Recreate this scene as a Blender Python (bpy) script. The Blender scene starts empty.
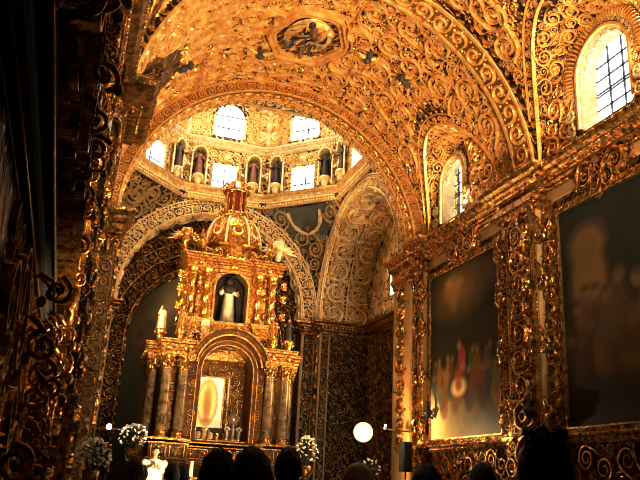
import bpy, math, random
import numpy as np
from math import sin, cos, pi, sqrt, radians
random.seed(7)
RNG = np.random.default_rng(11)
FLOOR = 1.5            # the camera stands 1.5 m above the floor; every z below is relative to the eye
COL = bpy.context.scene.collection
A = np.array

# ------------------------------------------------------------------ materials
MATS = {}
def nodes(name):
    m = bpy.data.materials.new(name); m.use_nodes = True
    nt = m.node_tree; nt.nodes.clear()
    out = nt.nodes.new('ShaderNodeOutputMaterial')
    return m, nt, out
def metal(name, c1, c2, metallic=.75, rough=.35, scale=6., bump=.25, bscale=40., emit=0):
    """gilded / painted surface: two tones by noise, fine noise bump"""
    m, nt, out = nodes(name); N = nt.nodes.new; L = nt.links.new
    p = N('ShaderNodeBsdfPrincipled'); tc = N('ShaderNodeTexCoord')
    n = N('ShaderNodeTexNoise'); n.inputs['Scale'].default_value = scale; n.inputs['Detail'].default_value = 5
    r = N('ShaderNodeValToRGB'); r.color_ramp.elements[0].position = .35; r.color_ramp.elements[1].position = .65
    r.color_ramp.elements[0].color = (*c2, 1); r.color_ramp.elements[1].color = (*c1, 1)
    L(tc.outputs['Object'], n.inputs['Vector']); L(n.outputs['Fac'], r.inputs['Fac']); L(r.outputs['Color'], p.inputs['Base Color'])
    p.inputs['Metallic'].default_value = metallic; p.inputs['Roughness'].default_value = rough
    if bump:
        b = N('ShaderNodeBump'); b.inputs['Strength'].default_value = bump; b.inputs['Distance'].default_value = .02
        n2 = N('ShaderNodeTexNoise'); n2.inputs['Scale'].default_value = bscale; n2.inputs['Detail'].default_value = 3
        L(tc.outputs['Object'], n2.inputs['Vector']); L(n2.outputs['Fac'], b.inputs['Height']); L(b.outputs['Normal'], p.inputs['Normal'])
    L(p.outputs['BSDF'], out.inputs['Surface']); MATS[name] = m; return m
def carved(name, dark, mid, light, metallic=.5, rough=.4, scale=2.6, dist=9., bump=.8):
    """ground of small curling carving: strongly distorted bands"""
    m, nt, out = nodes(name); N = nt.nodes.new; L = nt.links.new
    p = N('ShaderNodeBsdfPrincipled'); tc = N('ShaderNodeTexCoord'); w = N('ShaderNodeTexWave'); w.wave_type = 'BANDS'; w.bands_direction = 'DIAGONAL'
    w.inputs['Scale'].default_value = scale; w.inputs['Distortion'].default_value = dist; w.inputs['Detail'].default_value = 1.5; w.inputs['Detail Scale'].default_value = 1.6; w.inputs['Detail Roughness'].default_value = .6
    r = N('ShaderNodeValToRGB'); e = r.color_ramp.elements; e[0].position = .25; e[0].color = (*dark, 1); e[1].position = .86; e[1].color = (*light, 1); k = e.new(.6); k.color = (*mid, 1)  # ramp darkens hollows and pales crests: shade of the carving put into colour
    b = N('ShaderNodeBump'); b.inputs['Strength'].default_value = bump; b.inputs['Distance'].default_value = .05
    L(tc.outputs['Object'], w.inputs['Vector']); L(w.outputs['Fac'], r.inputs['Fac']); L(r.outputs['Color'], p.inputs['Base Color']); L(w.outputs['Fac'], b.inputs['Height']); L(b.outputs['Normal'], p.inputs['Normal'])
    p.inputs['Metallic'].default_value = metallic; p.inputs['Roughness'].default_value = rough
    L(p.outputs['BSDF'], out.inputs['Surface']); MATS[name] = m; return m
def emis(name, c, s):
    m, nt, out = nodes(name); e = nt.nodes.new('ShaderNodeEmission')
    e.inputs['Color'].default_value = (*c, 1); e.inputs['Strength'].default_value = s
    nt.links.new(e.outputs[0], out.inputs['Surface']); MATS[name] = m; return m
def vcol(name, rough=.5, emit=0., spec=.3):
    m, nt, out = nodes(name); N = nt.nodes.new; L = nt.links.new
    p = N('ShaderNodeBsdfPrincipled'); at = N('ShaderNodeAttribute'); at.attribute_name = 'Col'
    n = N('ShaderNodeTexNoise'); n.inputs['Scale'].default_value = 9; n.inputs['Detail'].default_value = 6
    mx = N('ShaderNodeMix'); mx.data_type = 'RGBA'; mx.blend_type = 'MULTIPLY'; mx.inputs['Factor'].default_value = .6
    r = N('ShaderNodeValToRGB'); r.color_ramp.elements[0].color = (.35, .35, .35, 1); r.color_ramp.elements[1].color = (1.4, 1.4, 1.4, 1)
    L(n.outputs['Fac'], r.inputs['Fac']); L(at.outputs['Color'], mx.inputs[6]); L(r.outputs['Color'], mx.inputs[7])
    L(mx.outputs[2], p.inputs['Base Color']); p.inputs['Roughness'].default_value = rough
    p.inputs['Specular IOR Level'].default_value = spec
    if emit:
        L(at.outputs['Color'], p.inputs['Emission Color']); p.inputs['Emission Strength'].default_value = emit
    L(p.outputs['BSDF'], out.inputs['Surface']); MATS[name] = m; return m
def marble(name, c1, c2, c3):
    m, nt, out = nodes(name); N = nt.nodes.new; L = nt.links.new
    p = N('ShaderNodeBsdfPrincipled'); tc = N('ShaderNodeTexCoord')
    n = N('ShaderNodeTexNoise'); n.inputs['Scale'].default_value = 3.2; n.inputs['Detail'].default_value = 8; n.inputs['Distortion'].default_value = 1.6
    r = N('ShaderNodeValToRGB'); e = r.color_ramp.elements
    e[0].position = .36; e[0].color = (*c3, 1); e[1].position = .62; e[1].color = (*c1, 1)
    k = e.new(.48); k.color = (*c2, 1)
    L(tc.outputs['Object'], n.inputs['Vector']); L(n.outputs['Fac'], r.inputs['Fac']); L(r.outputs['Color'], p.inputs['Base Color'])
    p.inputs['Roughness'].default_value = .28
    L(p.outputs['BSDF'], out.inputs['Surface']); MATS[name] = m; return m
def pane_mat(name):
    m, nt, out = nodes(name); N = nt.nodes.new; L = nt.links.new
    t = N('ShaderNodeBsdfTransparent'); g = N('ShaderNodeBsdfGlossy'); g.inputs['Roughness'].default_value = .02
    mx = N('ShaderNodeMixShader'); mx.inputs[0].default_value = .006
    L(t.outputs[0], mx.inputs[1]); L(g.outputs[0], mx.inputs[2]); L(mx.outputs[0], out.inputs['Surface']); MATS[name] = m; return m

metal('gold', (1.0, .73, .29), (.82, .46, .11), .5, .32)
metal('gold_flat', (.50, .24, .04), (.32, .14, .018), .55, .4, 5)
metal('reveal_cream', (.80, .64, .38), (.62, .44, .22), .1, .6, 9)
carved('pendentive_ground', (.02, .008, .002), (.08, .036, .01), (.26, .14, .04), .3, .45, 2.6, 10)
carved('gold_ground', (.05, .018, .003), (.24, .10, .016), (.55, .28, .06), .5, .38, 2.4, 10)
metal('gold_wall', (.86, .49, .14), (.11, .046, .011), .85, .22, 11, .6, 30)  # dark second tone puts the shadows among the carvings into the colour
metal('left_panel', (.10, .05, .018), (.04, .02, .008), .5, .4, 4, .3)  # darkened copy of the cream panel: the left side's dimness put into colour
carved('wall_ground', (.012, .006, .002), (.07, .03, .008), (.34, .16, .04), .6, .35, 2.2, 10)
metal('cream_gold', (.92, .72, .36), (.76, .48, .16), .35, .4)
carved('cream_ground', (.07, .03, .008), (.36, .21, .08), (.86, .66, .34), .25, .45, 2.4, 10)
metal('stone', (.84, .70, .46), (.66, .48, .25), .1, .55)
metal('lace', (.92, .80, .52), (.78, .56, .24), .2, .45)
metal('altar_gold', (1.0, .67, .20), (.44, .18, .03), .85, .24, 13, .5, 22)  # dark tone imitates shaded crevices, pale tone their glints
metal('altar_wood', (.30, .11, .02), (.13, .042, .007), .35, .4, 5, .2)
metal('cream_panel', (.58, .38, .16), (.44, .26, .09), .1, .5, 2, .1)
metal('dark_gold', (.62, .31, .08), (.09, .04, .012), .85, .22, 7, .5)  # darker copy of the gold; dimness of the left wall put into colour
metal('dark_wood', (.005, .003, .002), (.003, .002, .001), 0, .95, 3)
metal('line_gold', (.42, .24, .08), (.25, .13, .04), .8, .25, 8)
metal('pale_strip', (.62, .64, .60), (.50, .52, .48), .0, .6, 3, .05)
metal('red_cloth', (.50, .07, .012), (.32, .04, .01), .1, .6)
metal('robe_white', (.86, .78, .62), (.72, .62, .44), .05, .55)
metal('robe_dark', (.07, .045, .035), (.03, .02, .018), .1, .5)
metal('robe_rust', (.32, .15, .08), (.2, .09, .05), .1, .5)
metal('robe_brown', (.16, .10, .06), (.09, .055, .035), .15, .5)
metal('skin', (.62, .36, .22), (.55, .30, .18), 0, .5, 6, .03)
metal('grey_plaster', (.19, .19, .15), (.12, .12, .09), 0, .7, 2, .1)
metal('floor_stone', (.10, .075, .05), (.06, .045, .03), 0, .35, 2, .05)
metal('black_cloth', (.012, .011, .012), (.006, .006, .007), 0, .75, 8, .1)
metal('hair_dark', (.012, .008, .006), (.006, .004, .003), 0, .5, 60, .5, 120)
metal('hair_brown', (.20, .085, .03), (.11, .045, .016), 0, .5, 60, .5, 120)
metal('black_plastic', (.012, .012, .013), (.008, .008, .009), 0, .4, 8, .05)
metal('steel', (.35, .33, .3), (.22, .2, .18), .9, .35, 8, .05)
metal('leaf', (.035, .06, .018), (.015, .03, .01), 0, .55, 12, .1)
metal('petal', (1.0, .97, .86), (.95, .9, .74), 0, .5, 8, .05)
metal('wax', (.9, .82, .62), (.85, .72, .5), 0, .4, 8, .05)
metal('silver', (.9, .85, .75), (.7, .62, .48), .8, .3, 8, .2)
metal('iron', (.03, .03, .035), (.02, .02, .02), .4, .5, 8, .05)
marble('column_marble', (.50, .34, .15), (.36, .23, .09), (.13, .075, .028))
vcol('oil_paint', .45, 0, .12); vcol('self_glow_image', .5, .50, .1)  # the altar picture emits its own colours: an added glow, no lamp
pane_mat('window_glass')
emis('bulb', (1, .80, .42), 40)
def soft_bulb():
    m, nt, out = nodes('lamp_globe'); N = nt.nodes.new; L = nt.links.new; lw = N('ShaderNodeLayerWeight'); lw.inputs[0].default_value = .5
    r = N('ShaderNodeValToRGB'); q = r.color_ramp.elements; q[0].position = .25; q[0].color = (1, .88, .6, 1); q[1].position = .95; q[1].color = (.03, .012, .002, 1); k = q.new(.6); k.color = (.25, .13, .03, 1)
    e = N('ShaderNodeEmission'); e.inputs['Strength'].default_value = 12; L(lw.outputs['Facing'], r.inputs['Fac']); L(r.outputs['Color'], e.inputs['Color']); L(e.outputs[0], out.inputs['Surface']); MATS['lamp_globe'] = m  # emission fades to dark orange at the rim, imitating the lamp's glare
soft_bulb(); emis('small_bulb', (1, .85, .6), 18); emis('flame', (1, .6, .2), 12)

# ------------------------------------------------------------------ mesh builder
class MB:
    def __init__(s): s.v = []; s.n = 0; s.q = []; s.t = []; s.mats = []
    def mi(s, m):
        if m not in s.mats: s.mats.append(m)
        return s.mats.index(m)
    def add(s, V, F, m, smooth=True):
        V = np.asarray(V, float).reshape(-1, 3); F = np.asarray(F, int)
        if len(V) == 0 or len(F) == 0: return s
        (s.q if F.shape[1] == 4 else s.t).append((F + s.n, s.mi(m), smooth)); s.v.append(V); s.n += len(V); return s
    def grid(s, P, m, cu=False, cv=False, smooth=True, flip=False):
        P = np.asarray(P, float); n, k = P.shape[:2]
        i = np.arange(n if cu else n - 1)[:, None]; j = np.arange(k if cv else k - 1)[None, :]
        i2 = (i + 1) % n; j2 = (j + 1) % k
        F = np.stack(np.broadcast_arrays(i * k + j, i * k + j2, i2 * k + j2, i2 * k + j), -1).reshape(-1, 4)
        if flip: F = F[:, ::-1]
        return s.add(P.reshape(-1, 3), F, m, smooth)
    def box(s, c, sz, m, rz=0., bev=0.):
        x, y, z = A(sz) / 2.; b = min(bev, x * .8, y * .8, z * .8)
        if b <= 0:
            V = A([[a, e, f] for f in (-z, z) for a, e in ((-x, -y), (x, -y), (x, y), (-x, y))])
            F = [[3, 2, 1, 0], [4, 5, 6, 7], [0, 1, 5, 4], [1, 2, 6, 5], [2, 3, 7, 6], [3, 0, 4, 7]]
            Fs = [A(F)]
            V0 = V
        else:
            rings = []
            for (zz, k) in ((-z, b), (-z + b, 0), (z - b, 0), (z, b)):
                xx, yy = x - k, y - k; cx = b * .5 if k == 0 else 0
                rings.append([[-xx + cx, -yy, zz], [xx - cx, -yy, zz], [xx, -yy + cx, zz], [xx, yy - cx, zz], [xx - cx, yy, zz], [-xx + cx, yy, zz], [-xx, yy - cx, zz], [-xx, -yy + cx, zz]])
            V0 = A(rings).reshape(-1, 3)
            F = []
            for r in range(3):
                for k in range(8): F.append([r * 8 + k, r * 8 + (k + 1) % 8, r * 8 + 8 + (k + 1) % 8, r * 8 + 8 + k])
            for base, fl in ((0, 1), (24, 0)):
                for k in ((0, 1, 2, 7), (7, 2, 3, 6), (6, 3, 4, 5)):
                    F.append([base + j for j in (k[::-1] if fl else k)])
        V = V0 @ A([[cos(rz), sin(rz), 0], [-sin(rz), cos(rz), 0], [0, 0, 1]]) + A(c)
        return s.add(V, F, m, False)
    def lathe(s, c, prof, m, n=20, a0=0, a1=2 * pi, sx=1, sy=1, smooth=True):
        full = abs(a1 - a0 - 2 * pi) < 1e-6
        a = np.linspace(a0, a1, n, endpoint=not full); p = A(prof, float)
        P = np.stack([np.outer(np.cos(a), p[:, 0]) * sx + c[0], np.outer(np.sin(a), p[:, 0]) * sy + c[1], np.tile(p[:, 1], (n, 1)) + c[2]], -1)
        return s.grid(P, m, cu=full, smooth=smooth)
    def ball(s, c, r, m, nu=10, nv=6, smooth=True):
        r = A(r, float) * np.ones(3); t = np.linspace(-pi / 2, pi / 2, nv + 1); a = np.linspace(0, 2 * pi, nu, endpoint=False)
        P = np.stack([np.outer(np.cos(a), np.cos(t)) * r[0] + c[0], np.outer(np.sin(a), np.cos(t)) * r[1] + c[1], np.tile(np.sin(t) * r[2] + c[2], (nu, 1))], -1)
        return s.grid(P, m, cu=True, smooth=smooth)
    def tube(s, path, rad, m, n=8, smooth=True, cap=True):
        P = A(path, float); k = len(P); rad = np.ones(k) * rad
        T = np.gradient(P, axis=0); T /= np.linalg.norm(T, axis=1, keepdims=True) + 1e-9
        up = A([0, 0, 1.]) if abs(T[:, 2]).mean() < .8 else A([1., 0, 0])
        U = np.cross(T, up); U /= np.linalg.norm(U, axis=1, keepdims=True) + 1e-9; W = np.cross(T, U)
        a = np.linspace(0, 2 * pi, n, endpoint=False)
        if cap:
            P = np.vstack([P[:1], P, P[-1:]]); U = np.vstack([U[:1], U, U[-1:]]); W = np.vstack([W[:1], W, W[-1:]]); rad = np.r_[1e-4, rad, 1e-4]
        R = P[:, None] + (U[:, None] * np.cos(a)[None, :, None] + W[:, None] * np.sin(a)[None, :, None]) * rad[:, None, None]
        return s.grid(R, m, cv=True, smooth=smooth)
    def loft(s, rings, m, n=20, smooth=True, fold=0, nf=7, seed=0):
        """rings: (x, y, z, rx, ry) ellipses; closes both ends; fold = drapery amplitude"""
        a = np.linspace(0, 2 * pi, n, endpoint=False); out = []
        R = [A(r, float) for r in rings]
        R = [np.r_[R[0][:3], 1e-3, 1e-3]] + R + [np.r_[R[-1][:3], 1e-3, 1e-3]]
        for k, r in enumerate(R):
            f = 1 + fold * np.sin(nf * a + seed + .35 * k) * (1 - k / len(R))
            out.append(np.stack([r[0] + r[3] * np.cos(a) * f, r[1] + r[4] * np.sin(a) * f, np.full(n, r[2])], -1))
        return s.grid(A(out), m, cv=True, smooth=smooth)
    def build(s, name, parent=None, base=None):
        if not s.v: return None
        V = np.concatenate(s.v); org = A([0., 0., 0.])
        if parent is not None: org = A(wloc(parent))
        if base == 'auto':
            lo, hi = V.min(0), V.max(0); org2 = A([(lo[0] + hi[0]) / 2, (lo[1] + hi[1]) / 2, lo[2]])
        else: org2 = A(base) if base is not None else org
        me = bpy.data.meshes.new(name); nq = sum(len(f) for f, _, _ in s.q); nt_ = sum(len(f) for f, _, _ in s.t)
        me.vertices.add(len(V)); me.vertices.foreach_set('co', (V - org2).ravel())
        loops = np.concatenate([f.ravel() for f, _, _ in s.q] + [f.ravel() for f, _, _ in s.t])
        me.loops.add(len(loops)); me.loops.foreach_set('vertex_index', loops.astype(np.int32))
        me.polygons.add(nq + nt_)
        st = np.r_[np.arange(nq) * 4, nq * 4 + np.arange(nt_) * 3]
        me.polygons.foreach_set('loop_start', st.astype(np.int32))
        me.polygons.foreach_set('material_index', np.concatenate([np.full(len(f), mi) for f, mi, _ in s.q + s.t]).astype(np.int32))
        me.polygons.foreach_set('use_smooth', np.concatenate([np.full(len(f), sm) for f, _, sm in s.q + s.t]))
        me.update(calc_edges=True); me.validate()
        for m in s.mats: me.materials.append(MATS[m])
        o = bpy.data.objects.new(name, me); COL.objects.link(o)
        o.location = org2 - org if parent is not None else org2
        if parent is not None: o.parent = parent
        return o
def wloc(o):
    l = A(o.location)
    while o.parent is not None: o = o.parent; l = l + A(o.location)
    return l
def tag(o, label=None, cat=None, group=None, kind=None):
    if label: o['label'] = label
    if cat: o['category'] = cat
    if group: o['group'] = group
    if kind: o['kind'] = kind
    return o
def thing(name, label, cat, loc, group=None):
    o = bpy.data.objects.new(name, None); COL.objects.link(o); o.location = loc; o.empty_display_size = .1
    return tag(o, label, cat, group)
def struct(name, label=None, loc=(0, 0, 0)):
    o = bpy.data.objects.new(name, None); COL.objects.link(o); o.location = loc; o.empty_display_size = .1
    return tag(o, label, None, None, 'structure')
def part(mb, name, parent, label=None):
    o = mb.build(name, parent)
    if o is not None and label: o['label'] = label
    return o
def solid(mb, name, label):                    # one-mesh piece of the setting
    o = mb.build(name); tag(o, label, None, None, 'structure'); return o
def dup(root, loc, label=None, rz=None):
    r = root.copy(); COL.objects.link(r); r.location = loc
    if label: r['label'] = label
    if rz is not None: r.rotation_euler = (0, 0, rz)
    for ch in list(root.children):
        c = ch.copy(); COL.objects.link(c); c.parent = r
        for g in list(ch.children):
            d = g.copy(); COL.objects.link(d); d.parent = c
    return r

# ------------------------------------------------------------------ surfaces (u, v) -> point, normal
def plane_S(o, eu, ev, n):
    o, eu, ev, n = map(lambda q: A(q, float), (o, eu, ev, n))
    return lambda u, v: (o + np.multiply.outer(u, eu) + np.multiply.outer(v, ev), np.broadcast_to(n, np.shape(u) + (3,)))
def arch_pt(s, st, R):                          # arc with straight legs of length st; returns horizontal, vertical, outward normal
    s = np.asarray(s, float); L = pi * R
    th = np.clip((s - st) / R, 0, pi)
    h = np.cos(th); v = np.sin(th)
    dz = np.where(s < st, s - st, np.where(s > st + L, st + L - s, 0))
    return h, v, dz
def ring_S(c, eu, n, R0, st):                   # face of an arch; u arc length at R0, v = radius offset
    c, eu, n = A(c, float), A(eu, float), A(n, float); ez = A([0, 0, 1.])
    def S(u, v):
        h, w, dz = arch_pt(u, st, R0)
        P = c + np.multiply.outer(h * (R0 + v), eu) + np.multiply.outer(w * (R0 + v) + dz, ez)
        return P, np.broadcast_to(n, P.shape)
    return S
def soffit_S(c, eu, n, R, st):                  # inside of an arch; u arc length, v = depth along -n
    c, eu, n = A(c, float), A(eu, float), A(n, float); ez = A([0, 0, 1.])
    def S(u, v):
        h, w, dz = arch_pt(u, st, R)
        P = c + np.multiply.outer(h * R, eu) + np.multiply.outer(w * R + dz, ez) - np.multiply.outer(v * np.ones_like(h), n)
        return P, -(np.multiply.outer(h, eu) + np.multiply.outer(w, ez))
    return S
def num_S(f, e=.004):                           # numeric normal; sign by flip
    def S(u, v):
        P = f(u, v); a = f(u + e, v) - f(u - e, v); b = f(u, v + e) - f(u, v - e)
        N = np.cross(a, b); N /= np.linalg.norm(N, axis=-1, keepdims=True) + 1e-12
        return P, N
    return S
def sheet(mb, S, u0, u1, v0, v1, nu, nv, m, off=0., flip=False, smooth=True):
    U, V = np.meshgrid(np.linspace(u0, u1, nu + 1), np.linspace(v0, v1, nv + 1), indexing='ij')
    P, N = S(U, V); mb.grid(P + N * off, m, smooth=smooth, flip=flip)

# ------------------------------------------------------------------ carving: ridges, spirals, leaves, beads
def ridge(mb, S, U, V, W, H, m):
    """carved band along many 2-D curves at once; U,V,W,H arrays [curve, sample]"""
    U, V, W, H = (np.atleast_2d(q) for q in (U, V, W, H))
    du = np.gradient(U, axis=1); dv = np.gradient(V, axis=1); l = np.sqrt(du * du + dv * dv) + 1e-9
    nu, nv = -dv / l, du / l
    rows = []
    for k, hh in ((-1, -.02), (-.35, 1), (.35, 1), (1, -.02)):
        P, N = S(U + nu * W * k, V + nv * W * k); rows.append(P + N * (H * hh)[..., None])
    P = np.stack(rows, 2); c, n = U.shape
    base = (np.arange(c) * n * 4)[:, None, None]; i = np.arange(n - 1)[None, :, None]; j = np.arange(3)[None, None, :]
    F = np.stack(np.broadcast_arrays(base + i * 4 + j, base + i * 4 + j + 1, base + (i + 1) * 4 + j + 1, base + (i + 1) * 4 + j), -1).reshape(-1, 4)
    mb.add(P.reshape(-1, 3), F, m, False)
def leaves(mb, S, u, v, ang, ln, w, h, m):
    """raised pointed leaves at arrays of positions"""
    u, v, ang, ln = (np.asarray(q, float) for q in (u, v, ang, ln)); c, s = np.cos(ang), np.sin(ang)
    def pt(a, b, hh):
        P, N = S(u + c * a - s * b, v + s * a + c * b); return P + N * np.asarray(hh * np.ones_like(u))[..., None]
    w = w * np.ones_like(u); h = h * np.ones_like(u)
    Q = np.stack([pt(0 * ln, 0 * ln, h * .4), pt(ln * .5, w, h * .1), pt(ln, 0 * ln, h * .3), pt(ln * .5, -w, h * .1), pt(ln * .45, 0 * ln, h)], 1)
    k = (np.arange(len(u)) * 5)[:, None]
    F = np.concatenate([k + A([0, 4, 1]), k + A([1, 4, 2]), k + A([2, 4, 3]), k + A([3, 4, 0])])
    mb.add(Q.reshape(-1, 3), F[:, ::-1], m, False)
_t = np.linspace(-pi / 2 * .1, pi / 2, 4); _a = np.linspace(0, 2 * pi, 7)[:-1]
def bosses(mb, S, u, v, r, m, hk=.8):
    """half-round beads at arrays of positions"""
    u, v = np.asarray(u, float).ravel(), np.asarray(v, float).ravel(); r = r * np.ones_like(u)
    rings = []
    for t in _t:
        for a in _a:
            P, N = S(u + r * cos(t) * cos(a), v + r * cos(t) * sin(a)); rings.append(P + N * (r * sin(t) * hk)[:, None])
    Q = np.stack(rings, 1); k = (np.arange(len(u)) * 24)[:, None]; F = []
    for i in range(3):
        for j in range(6): F.append([i * 6 + j, i * 6 + (j + 1) % 6, i * 6 + 6 + (j + 1) % 6, i * 6 + 6 + j])
    F = (k[:, :, None] + A(F)[None]).reshape(-1, 4); mb.add(Q.reshape(-1, 3), F, m, True)
def spirals(mb, S, cu, cv, r, m, h=.22, wid=.15, turns=1.7, rng=RNG, seg=26, alt=None, a0=None, leaf=True, tail=True):
    cu, cv, r = (np.asarray(q, float) for q in (cu, cv, r)); n = len(cu)
    if n == 0: return
    sg = np.where(rng.random(n) < .5, 1, -1) if alt is None else alt
    ph = rng.random(n) * 2 * pi if a0 is None else a0
    t = np.linspace(0, 1, seg)[None, :]
    tr = turns * (0.85 + .3 * rng.random(n))[:, None]
    ang = ph[:, None] + sg[:, None] * t * 2 * pi * tr
    rho = r[:, None] * (.90 * (1 - t) ** .85 + .10)
    U = cu[:, None] + rho * np.cos(ang); V = cv[:, None] + rho * np.sin(ang)
    if tail:   # stem running out of the curl
        tt = np.linspace(1, 0, 6)[None, :][:, :-1]
        a_t = ph[:, None] - sg[:, None] * tt * 1.1
        rt = r[:, None] * (.9 + .75 * tt ** 1.5)
        U = np.concatenate([cu[:, None] + rt * np.cos(a_t), U], 1); V = np.concatenate([cv[:, None] + rt * np.sin(a_t), V], 1)
        t = np.concatenate([np.zeros((1, 5)), t], 1)
    W = r[:, None] * wid * (1.1 - .55 * t); H = r[:, None] * h * (1 - .25 * t)
    if tail: W = W * np.minimum(1, (.35 + np.arange(U.shape[1]) / 6.))[None, :]
    ridge(mb, S, U, V, W, H, m)
    bosses(mb, S, cu, cv, r * .17, m, 1.1)
    if leaf:
        for k in range(4):
            a = ph + sg * (1.2 + k * 1.25 + rng.random(n) * .5); q = .93 - .05 * k
            leaves(mb, S, cu + r * q * np.cos(a), cv + r * q * np.sin(a), a + sg * 1.0, r * .42, r * .12, r * h * .9, m)
def pack(u0, u1, v0, v1, radii, tries, rng, mask=None, grow=.97):
    cs = np.zeros((0, 3))
    for r, nt_ in zip(radii, tries):
        U = rng.uniform(u0 + r, max(u0 + r + 1e-3, u1 - r), nt_); V = rng.uniform(v0 + r, max(v0 + r + 1e-3, v1 - r), nt_)
        ok = np.ones(nt_, bool) if mask is None else mask(U, V, r)
        for a, b in zip(U[ok], V[ok]):
            if len(cs) == 0 or ((cs[:, 0] - a) ** 2 + (cs[:, 1] - b) ** 2 > ((cs[:, 2] + r) * grow) ** 2).all():
                cs = np.vstack([cs, [a, b, r]])
    return cs
def carve(mb, S, u0, u1, v0, v1, rmax, m, seed=1, h=.24, wid=.16, mask=None, dens=1., turns=1.7, lo=.32):
    """fill a patch with scrollwork"""
    rng = np.random.default_rng(seed); ar = (u1 - u0) * (v1 - v0)
    rmax = min(rmax, (u1 - u0) / 2 * .98, (v1 - v0) / 2 * .98)
    radii = [rmax, rmax * .75, rmax * .52, rmax * lo, rmax * .2]
    tries = [min(4000, int(dens * 5 * ar / r ** 2) + 8) for r in radii]; tries[-1] = min(5000, int(dens * 1.6 * ar / radii[-1] ** 2))
    cs = pack(u0, u1, v0, v1, radii, tries, rng, mask)
    big = cs[cs[:, 2] > rmax * .25]; sm = cs[cs[:, 2] <= rmax * .25]
    spirals(mb, S, big[:, 0], big[:, 1], big[:, 2], m, h, wid, turns, rng)
    if len(sm):
        a = rng.random(len(sm)) * 2 * pi
        for k in range(3): leaves(mb, S, sm[:, 0], sm[:, 1], a + k * 2.1, sm[:, 2] * 1.5, sm[:, 2] * .35, rmax * h * .7, m)
def band(mb, S, u0, u1, v0, v1, m, h=.3, wid=.16, leaf=True, turns=1.5, gap=1.0, rs=.44):
    """running scroll along u"""
    w = abs(v1 - v0); n = max(1, int(round((u1 - u0) / (w * gap)))); st = (u1 - u0) / n
    cu = u0 + (np.arange(n) + .5) * st; k = np.arange(n) % 2 * 2 - 1
    spirals(mb, S, cu, np.full(n, (v0 + v1) / 2), np.full(n, w * rs), m, h, wid, turns, alt=k, a0=np.where(k > 0, pi * .95, pi * 1.05), leaf=leaf)
    bosses(mb, S, cu[:-1] + st / 2, np.full(n - 1, v0 + w * .12), w * .07, m); bosses(mb, S, cu[:-1] + st / 2, np.full(n - 1, v1 - w * .12), w * .07, m)
def band_v(mb, S, u0, u1, v0, v1, m, **k):
    band(mb, lambda a, b: S(b, a), v0, v1, u0, u1, m, **k)
def beads(mb, S, u0, u1, v, r, m, gap=2.4):
    n = max(2, int((u1 - u0) / (r * gap))); bosses(mb, S, np.linspace(u0 + r, u1 - r, n), np.full(n, v), r, m)
def beads_v(mb, S, v0, v1, u, r, m, gap=2.4): beads(mb, lambda a, b: S(b, a), v0, v1, u, r, m, gap)
def fillet(mb, S, u0, u1, v0, v1, h, m, n=2):
    """raised flat moulding along u"""
    U = np.linspace(u0, u1, n); w = (v1 - v0)
    rows = []
    for vv, hh in ((v0, -.01), (v0 + w * .12, h), (v1 - w * .12, h), (v1, -.01)):
        P, N = S(U, np.full(n, vv)); rows.append(P + N * hh)
    mb.grid(A(rows), m, smooth=False)
def fillet_v(mb, S, v0, v1, u0, u1, h, m, n=2): fillet(mb, lambda a, b: S(b, a), v0, v1, u0, u1, h, m, n)
def sweep(mb, path, prof, m, closed=False):
    """moulding: profile (out, z) swept along a plan polyline, mitred; outward = left of travel"""
    p = A(path, float); n = len(p); d = np.diff(np.vstack([p, p[:1]]) if closed else p, axis=0); d /= np.linalg.norm(d, axis=1, keepdims=True)
    nl = np.stack([-d[:, 1], d[:, 0]], 1); mit = []
    for i in range(n):
        if closed: a, b = nl[i - 1], nl[i]
        else: a, b = nl[max(0, i - 1)], nl[min(n - 2, i)]
        q = a + b; q /= np.linalg.norm(q); mit.append(q / max(.3, q @ b))
    mit = A(mit); pr = A(prof, float)
    P = np.concatenate([p[:, None, :] + mit[:, None, :] * pr[None, :, :1], np.broadcast_to(pr[None, :, 1:], (n, len(pr), 1))], -1)
    mb.grid(P, m, cu=closed, smooth=False)
def dentils(mb, path, off, z, sz, m, gap=2., closed=False):
    p = A(path, float)
    if closed: p = np.vstack([p, p[:1]])
    for a, b in zip(p[:-1], p[1:]):
        L = np.linalg.norm(b - a); d = (b - a) / L; nn = A([-d[1], d[0]])
        k = int(L / (sz * gap))
        for i in range(k):
            q = a + d * (i + .5) * L / k + nn * off
            mb.box((q[0], q[1], z), (sz, sz, sz * 1.1), m, math.atan2(d[1], d[0]))
def volute(mb, c, eu, ev, n, R, th, m, turns=2., sg=1, a0=0.):
    """solid three-dimensional scroll (console curl)"""
    t = np.linspace(0, 1, 34); a = a0 + sg * t * turns * 2 * pi; r = R * (1 - .85 * t)
    c, eu, ev, n = (A(q, float) for q in (c, eu, ev, n))
    path = c + np.outer(r * np.cos(a), eu) + np.outer(r * np.sin(a), ev) + np.outer(.3 * th * np.sin(pi * t), n)
    mb.tube(path, th * (1 - .45 * t), m, 6)
    mb.ball(c + n * th * .3, R * .22, m, 8, 5)
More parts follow.
